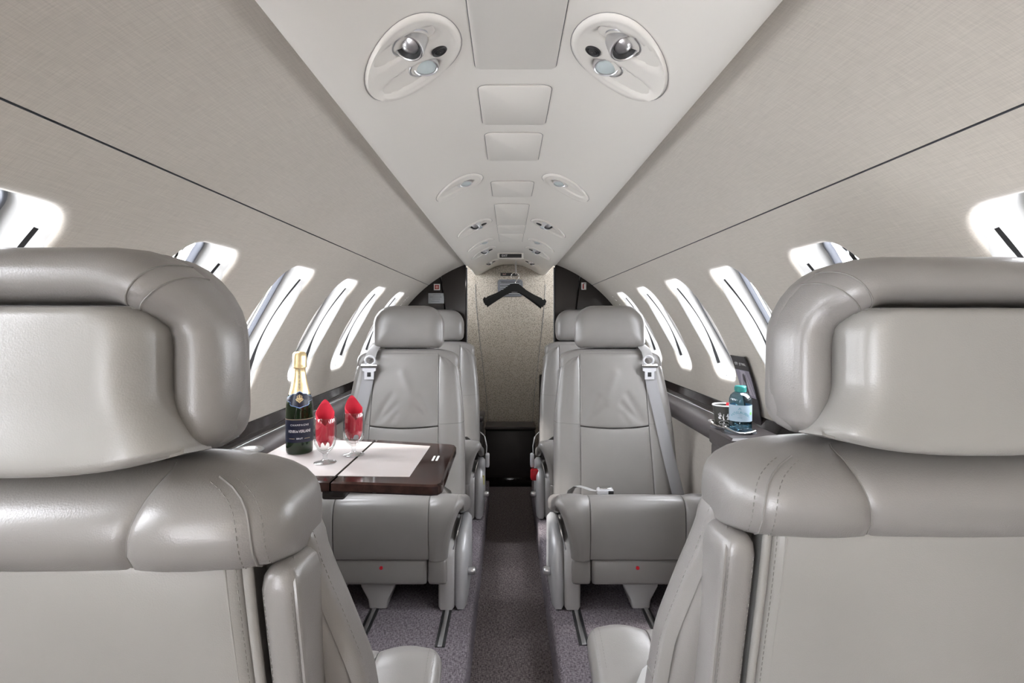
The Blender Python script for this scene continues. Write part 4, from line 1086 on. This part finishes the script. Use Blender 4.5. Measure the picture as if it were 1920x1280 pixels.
for s, u, sz in (('CITY', .25, .085), ('JET TYROL', .68, .075)):
    tv = text2d(s, 1.0); tx.add([brp(u + x * sz * 1.25, .885 + y * sz * 0.62, .0046) for x, y in tv[0]], tv[1])
tx.build('cover_lettering', M['whitep'], br, smooth=False)

# left ledge: placard strip and recessed cup ring
pl = MB()
vs = []
for y in (1.42, 1.60):
    for x, z in ((.7872, .659), (.7812, .638)): vs.append((XC - x + 0.0012, y, z))
pl.add(vs, [(0, 1, 3, 2)]); po_ = pl.build('rail_placard', M['plac'], smooth=False)
tag(po_, 'silver instruction placard on the glossy left rail behind the wine bottle', 'placard')
md = po_.modifiers.new('t', 'SOLIDIFY'); md.thickness = 0.001
tx = MB()
for k in range(4):
    a = 0.15 + 0.22 * k
    p0 = Vector((XC - .7872 + 0.0022, 1.43, .659)); p1 = Vector((XC - .7812 + 0.0022, 1.43, .638))
    q0, q1 = p0.lerp(p1, a), p0.lerp(p1, a + 0.07)
    tx.add([q0, q1, q1 + Vector((0, 0.155, 0)), q0 + Vector((0, 0.155, 0))], [(0, 1, 2, 3)])
tx.build('placard_lines', M['ink'], po_, smooth=False)
cr_ = MB().add(*lathe([(0.040, 0.0), (0.043, 0.002), (0.041, 0.0045), (0.034, 0.004), (0.031, 0.001), (0.0005, 0.0005)], 32)).build('cup_well', M['silver']); cr_.location = (-0.70, 1.50, 0.6205)
tag(cr_, 'round silver cup well on the left ledge beside the wine bottle', 'cup holder')

# ------------------------------------------------------------------ overhead light and air units
def overhead(side, yc, kind, label, aft_=False):
    """kind: 'twin' (air outlet, light, button) or 'light'"""
    big = kind == 'twin'
    xc = XC + side * 0.140
    sl = (cz(xc + 0.01) - cz(xc - 0.01)) / 0.02
    dzz = 0.004 if aft_ else 0.0
    root = empty('overhead_unit', (xc, yc, cz(xc) + dzz), 0, label, 'overhead light', 'oval overhead light and air units')
    # outline in (p outward, q forward), egg shaped
    nA, nR = 44, 14
    ax, ay = (0.066, 0.092) if big else (0.062, 0.078)
    def outl(a):
        c, s = math.cos(a), math.sin(a)
        p = ax * c * (1.0 + 0.10 * s); q = ay * s
        q += 0.25 * p if big else 0.18 * p
        return p, q
    # scoops: centre (p, q), direction outward, sizes
    sco = [(0.004, -0.040, .046, .021, .011), (0.010, 0.042, .046, .024, .011)] if big else [(0.006, 0.0, .046, .028, .011)]
    def hgt(p, q, rho):
        h = 0.0035 if rho < 0.86 else 0.0035 + 0.0020 * math.sin(PI * (rho - 0.86) / 0.14) - 0.004 * smooth01((rho - 0.93) / 0.07)
        for (sp, sq, sa, sb, dep) in sco:
            t = 0.22; u = (p - sp) * math.cos(t) + (q - sq) * math.sin(t); w = -(p - sp) * math.sin(t) + (q - sq) * math.cos(t)
            e = (u / sa) ** 2 + (w / sb) ** 2
            h -= dep * smooth01((1 - e) / 0.45)
        return h
    def pt(p, q, h):
        X = xc + side * p; return (X - xc, q, (cz(X) - cz(xc)) - h)
    vs = []; fs = []
    for i in range(nA):
        a = 2 * PI * i / nA; P_, Q_ = outl(a)
        for j in range(nR + 1):
            rho = (j / nR) ** 0.9; vs.append(pt(P_ * rho, Q_ * rho, hgt(P_ * rho, Q_ * rho, rho)))
        vs.append(pt(P_ * 1.005, Q_ * 1.005, -0.004))
    fs = grid_faces(nA, nR + 2, cu=True)
    MB().add(vs, fs, flip=(side > 0)).build('fixture_plate', M['ceil'], root, sharp=70)
    # dark shadow gap round the plate
    vs = []
    for i in range(nA):
        P_, Q_ = outl(2 * PI * i / nA); vs += [pt(P_ * 1.0, Q_ * 1.0, 0.0006), pt(P_ * 1.018, Q_ * 1.014, 0.0006)]
    MB().add(vs, grid_faces(nA, 2, cu=True), flip=(side > 0)).build('plate_gap', M['pod'], root, smooth=False)
    def barrel(p, q, r, lens_):
        nrm = Vector((side * sl * -1 * side if False else -sl, 0, 1)).normalized() * -1      # down from the ceiling surface
        c = Vector(pt(p, q, -0.001))
        xf = Matrix.Translation(c) @ nrm.to_track_quat('Z', 'Y').to_matrix().to_4x4()
        MB().add(*lathe([(r * 1.55, -0.010), (r * 1.55, 0.0005), (r * 1.48, 0.0020), (r * 1.36, 0.0020), (r * 1.24, -0.001), (r * 1.15, -0.008), (0.0004, -0.010)], 32)).build('barrel_ring', M['silver'], root, xf=xf)
        dirn = (nrm + Vector((side * (0.62 if not lens_ else 0.30), (-0.42 if not lens_ else -0.20), 0))).normalized()
        xf = Matrix.Translation(c) @ dirn.to_track_quat('Z', 'Y').to_matrix().to_4x4()
        h = 0.013 if not lens_ else 0.006
        MB().add(*lathe([(r * 1.12, -0.010), (r * 1.12, h - 0.003), (r * 1.05, h - 0.0005), (r * 0.98, h), (r * 0.92, h - 0.001), (r * 0.88, -0.002), (0.0004, -0.002)], 32)).build('air_barrel' if not lens_ else 'light_barrel', M['silver'], root, xf=xf, sharp=35)
        if lens_: MB().add(*lathe([(r * 0.93, h - 0.0025), (r * 0.6, h - 0.0008), (0.0004, h - 0.0003)], 28)).build('lens', M['lens'], root, xf=xf)
        else: MB().add(*lathe([(r * 0.91, h - 0.0015), (r * 0.66, h - 0.006)], 28)).build('air_mouth', M['dark'], root, xf=xf); MB().add(*lathe([(r * 0.68, h - 0.0060), (r * 0.5, h - 0.0025), (r * 0.2, h - 0.0005), (0.0004, h)], 28)).build('air_nozzle', M['silver'], root, xf=xf)
    if big:
        barrel(-0.004, -0.036, 0.0180, False); barrel(-0.012, 0.036, 0.0170, True)
        c = Vector(pt(-0.036, 0.004, 0.0045)); xf = Matrix.Translation(c) @ (Vector((-sl, 0, 1)).normalized() * -1).to_track_quat('Z', 'Y').to_matrix().to_4x4()
        MB().add(*lathe([(0.0108, -0.006), (0.0108, 0.0015), (0.0095, 0.0025), (0.008, 0.0020), (0.0070, 0.0005), (0.0065, 0.0008), (0.006, 0.0022), (0.0004, 0.0026)], 28)).build('push_button', M['dark'], root, xf=xf)
    else:
        barrel(-0.016, -0.002, 0.0155, True)
    return root
KIND = [(0.755, 'twin', 'nearest and largest'), (1.475, 'light', 'second'), (2.12, 'twin', 'third'), (2.60, 'light', 'fourth'), (2.90, 'twin', 'fifth'), (3.52, 'twin', 'past the sign')]
for (yc, kd, pos) in KIND:
    for side, nm in ((-1, 'left'), (1, 'right')):
        what = 'overhead unit with air nozzle, lamp and button' if kd == 'twin' else 'small ivory oval overhead unit with one lamp'
        overhead(side, yc, kd, '%s, %s on the %s' % (what, pos, nm), yc > 3.2)

# ------------------------------------------------------------------ signs, grille, hanger rail and hangers
t = empty('aisle_sign', (XC, 3.185, 1.335), 0, 'black lit information sign in a white frame above the passage', 'sign')
bx('sign_frame', M['ceil'], t, 0, 0.0, 0.0, 0.15, 0.045, 0.036, r=0.008)
bx('sign_face', M['dark'], t, 0, -0.0225, -0.002, 0.125, 0.004, 0.022, r=0.002)
tx = MB(); tv = text2d('EXIT', 0.016); tx.add([(x - 0.034, -0.0248, y - 0.002) for x, y in tv[0]], tv[1]); tx.build('sign_lettering', M['whitep'], t, smooth=False)
t = empty('wall_sign', (XC - 0.01, YB - 0.004, 1.288), 0, 'narrow black sign on the speckled rear wall behind the hanger hook', 'sign')
bx('sign_face', M['dark'], t, 0.0, 0, 0, 0.115, 0.006, 0.022, r=0.002)
tx = MB(); tv = text2d('EXIT', 0.012); tx.add([(x - 0.03, -0.0036, y) for x, y in tv[0]], tv[1]); tx.build('sign_lettering', M['pinkprint'], t, smooth=False)
gr = empty('air_grille', (XC + 0.0, YB, 1.19), 0, 'louvred air grille with pale frame on the rear wall behind the hangers', 'grille')
o = rrect(-0.085, -0.055, 0.085, 0.062, 0.018, 4); oi = rrect(-0.070, -0.042, 0.070, 0.046, 0.010, 4)
vs, fs = loft([[(x, -0.002, z) for x, z in off(o, 0.002)], [(x, -0.007, z) for x, z in o], [(x, -0.007, z) for x, z in oi], [(x, -0.001, z) for x, z in oi]], False, False)
MB().add(vs, fs, flip=False).build('grille_frame', M['seal'], gr, sharp=40)
bx('grille_back', M['dark'], gr, 0, 0.0, 0.002, 0.142, 0.002, 0.09, r=0.0)
for k in range(8): MB().add(*box(0, -0.005, -0.036 + 0.0105 * k, 0.140, 0.006, 0.003, 0.0)).build('louvre', M['plac'], gr)
rod = empty('coat_rod', (XC + 0.035, 3.60, 1.30), 0, 'short white post hanging from the rear ceiling that holds the hangers', 'rod')
MB().add(*tube([(0, 0, 0.05), (0, 0, -0.03)], 0.0055, 12)).build('rod_post', M['white'], rod)
MB().add(*tube([(0, -0.016, -0.030), (0, 0.034, -0.030)], 0.004, 10)).build('rod_peg', M['white'], rod)
def hanger(x, y, z, rz, rx, label):
    h = empty('clothes_hanger', (x, y, z), rz, label, 'hanger', 'black hangers on the rear rod'); h.rotation_euler = (0, rx, rz)
    up = [(-0.200, -0.172), (-0.194, -0.160), (-0.186, -0.156), (-0.184, -0.162), (-0.176, -0.160), (-0.172, -0.152), (-0.12, -0.128), (-0.07, -0.098), (-0.035, -0.068), (-0.015, -0.058), (0, -0.056)]
    lo = [(0, -0.112), (-0.02, -0.112), (-0.06, -0.132), (-0.11, -0.164), (-0.15, -0.190), (-0.178, -0.210), (-0.182, -0.198), (-0.192, -0.196), (-0.196, -0.184)]
    poly = [(x_, z_) for x_, z_ in up] + [(-x_, z_) for x_, z_ in reversed(up[:-1])] + [(-x_, z_) for x_, z_ in reversed(lo[1:])] + [(x_, z_) for x_, z_ in lo]
    poly = poly[::-1]
    t_ = 0.009
    oi = off(poly, -0.002)
    MB().add(*loft([[(x_, t_, z_) for x_, z_ in oi], [(x_, t_ - 0.002, z_) for x_, z_ in poly], [(x_, -t_ + 0.002, z_) for x_, z_ in poly], [(x_, -t_, z_) for x_, z_ in oi]])).build('hanger_body', M['black'], h, sharp=35)
    hk = [(0, 0, -0.060)] + [(0, 0, -0.045)] + [(0.028 * math.cos(a), 0, -0.014 + 0.026 * math.sin(a)) for a in [-0.45 * PI + 1.75 * PI * k / 20 - 0 for k in range(21)]]
    hk = [(0.0, 0, -0.060), (0.002, 0, -0.050)] + [(0.026 * math.cos(a), 0, -0.012 + 0.024 * math.sin(a)) for a in [-0.30 * PI + 1.45 * PI * k / 20 for k in range(21)]]
    MB().add(*tube(hk, 0.0022, 8)).build('hook', M['chrome'], h)
    return h
hanger(XC + 0.030, 3.588, 1.262, 0.0, 0.0, 'black flocked clothes hanger hanging in front at the rear rod')
hanger(XC + 0.032, 3.622, 1.264, 0.05, 0.06, 'second black clothes hanger close behind the front one, tilted down to the right')
def sticker(side, x, z, w_, h_, label, cat, draw):
    s_ = empty('sticker', (XC + side * x, Y1 - 0.0005, z), 0, label, cat)
    return s_
def flat(pts, y): return [(x, y, z) for x, z in pts], [tuple(range(len(pts)))]
YS = Y1 + 0.006
s_ = empty('first_aid_sign', (-0.435, YS, 1.170), 0, 'small square red first aid sign on the left dark partition', 'sign')
bx('sign_plate', M['paper'], s_, 0, -0.001, 0, 0.038, 0.003, 0.038, r=0.001)
MB().add(*flat([(-.013, -.013), (.013, -.013), (.013, .013), (-.013, .013)], -0.0031)).build('red_square', M['redprint'], s_, smooth=False)
mb = MB(); mb.add(*flat([(-.003, -.008), (.003, -.008), (.003, .008), (-.003, .008)], -0.0036)); mb.add(*flat([(-.008, -.003), (.008, -.003), (.008, .003), (-.008, .003)], -0.0037)); mb.build('cross', M['pinkprint'], s_, smooth=False)
s_ = empty('text_placard', (-0.440, YS, 1.102), 0, 'grey text placard under the red sign on the left dark partition', 'placard')
bx('placard_plate', M['plac'], s_, 0, -0.001, 0, 0.095, 0.003, 0.062, r=0.001)
mb = MB()
for k, (a, b) in enumerate(((-.020, .028), (-.036, .034), (-.024, .024), (-.030, .020))):
    mb.add(*flat([(a, .020 - .013 * k), (b, .020 - .013 * k), (b, .0225 - .013 * k), (a, .0225 - .013 * k)], -0.0031))
mb.build('placard_lines', M['ink'], s_, smooth=False)
s_ = empty('extinguisher_sign', (0.454, YS, 1.176), 0, 'white fire extinguisher sticker on the right dark partition', 'sign')
bx('sign_plate', M['paper'], s_, 0, -0.001, 0, 0.029, 0.003, 0.044, r=0.001)
mb = MB(); mb.add(*flat([(-.008, -.017), (.001, -.017), (.001, .010), (-.001, .013), (-.006, .013), (-.008, .010)], -0.0031)); mb.build('red_cylinder', M['redprint'], s_, smooth=False)
mb = MB(); mb.add(*flat([(-.005, .0135), (.009, .0125), (.009, .016), (-.005, .0165)], -0.0033)); mb.build('nozzle', M['dark'], s_, smooth=False)

# lamp of the aft compartment (in its ceiling, ahead of the hangers)
la = bpy.data.lights.new('aft_lamp', 'AREA'); la.shape = 'DISK'; la.size = 0.05; la.energy = 0.22; la.color = (1.0, 0.93, 0.88)
lo = bpy.data.objects.new('aft_lamp', la); COL.objects.link(lo); lo.location = (0.16, 3.36, 1.22); lo.rotation_euler = Vector((-0.15, 0.5, -0.35)).to_track_quat('-Z', 'Y').to_euler()
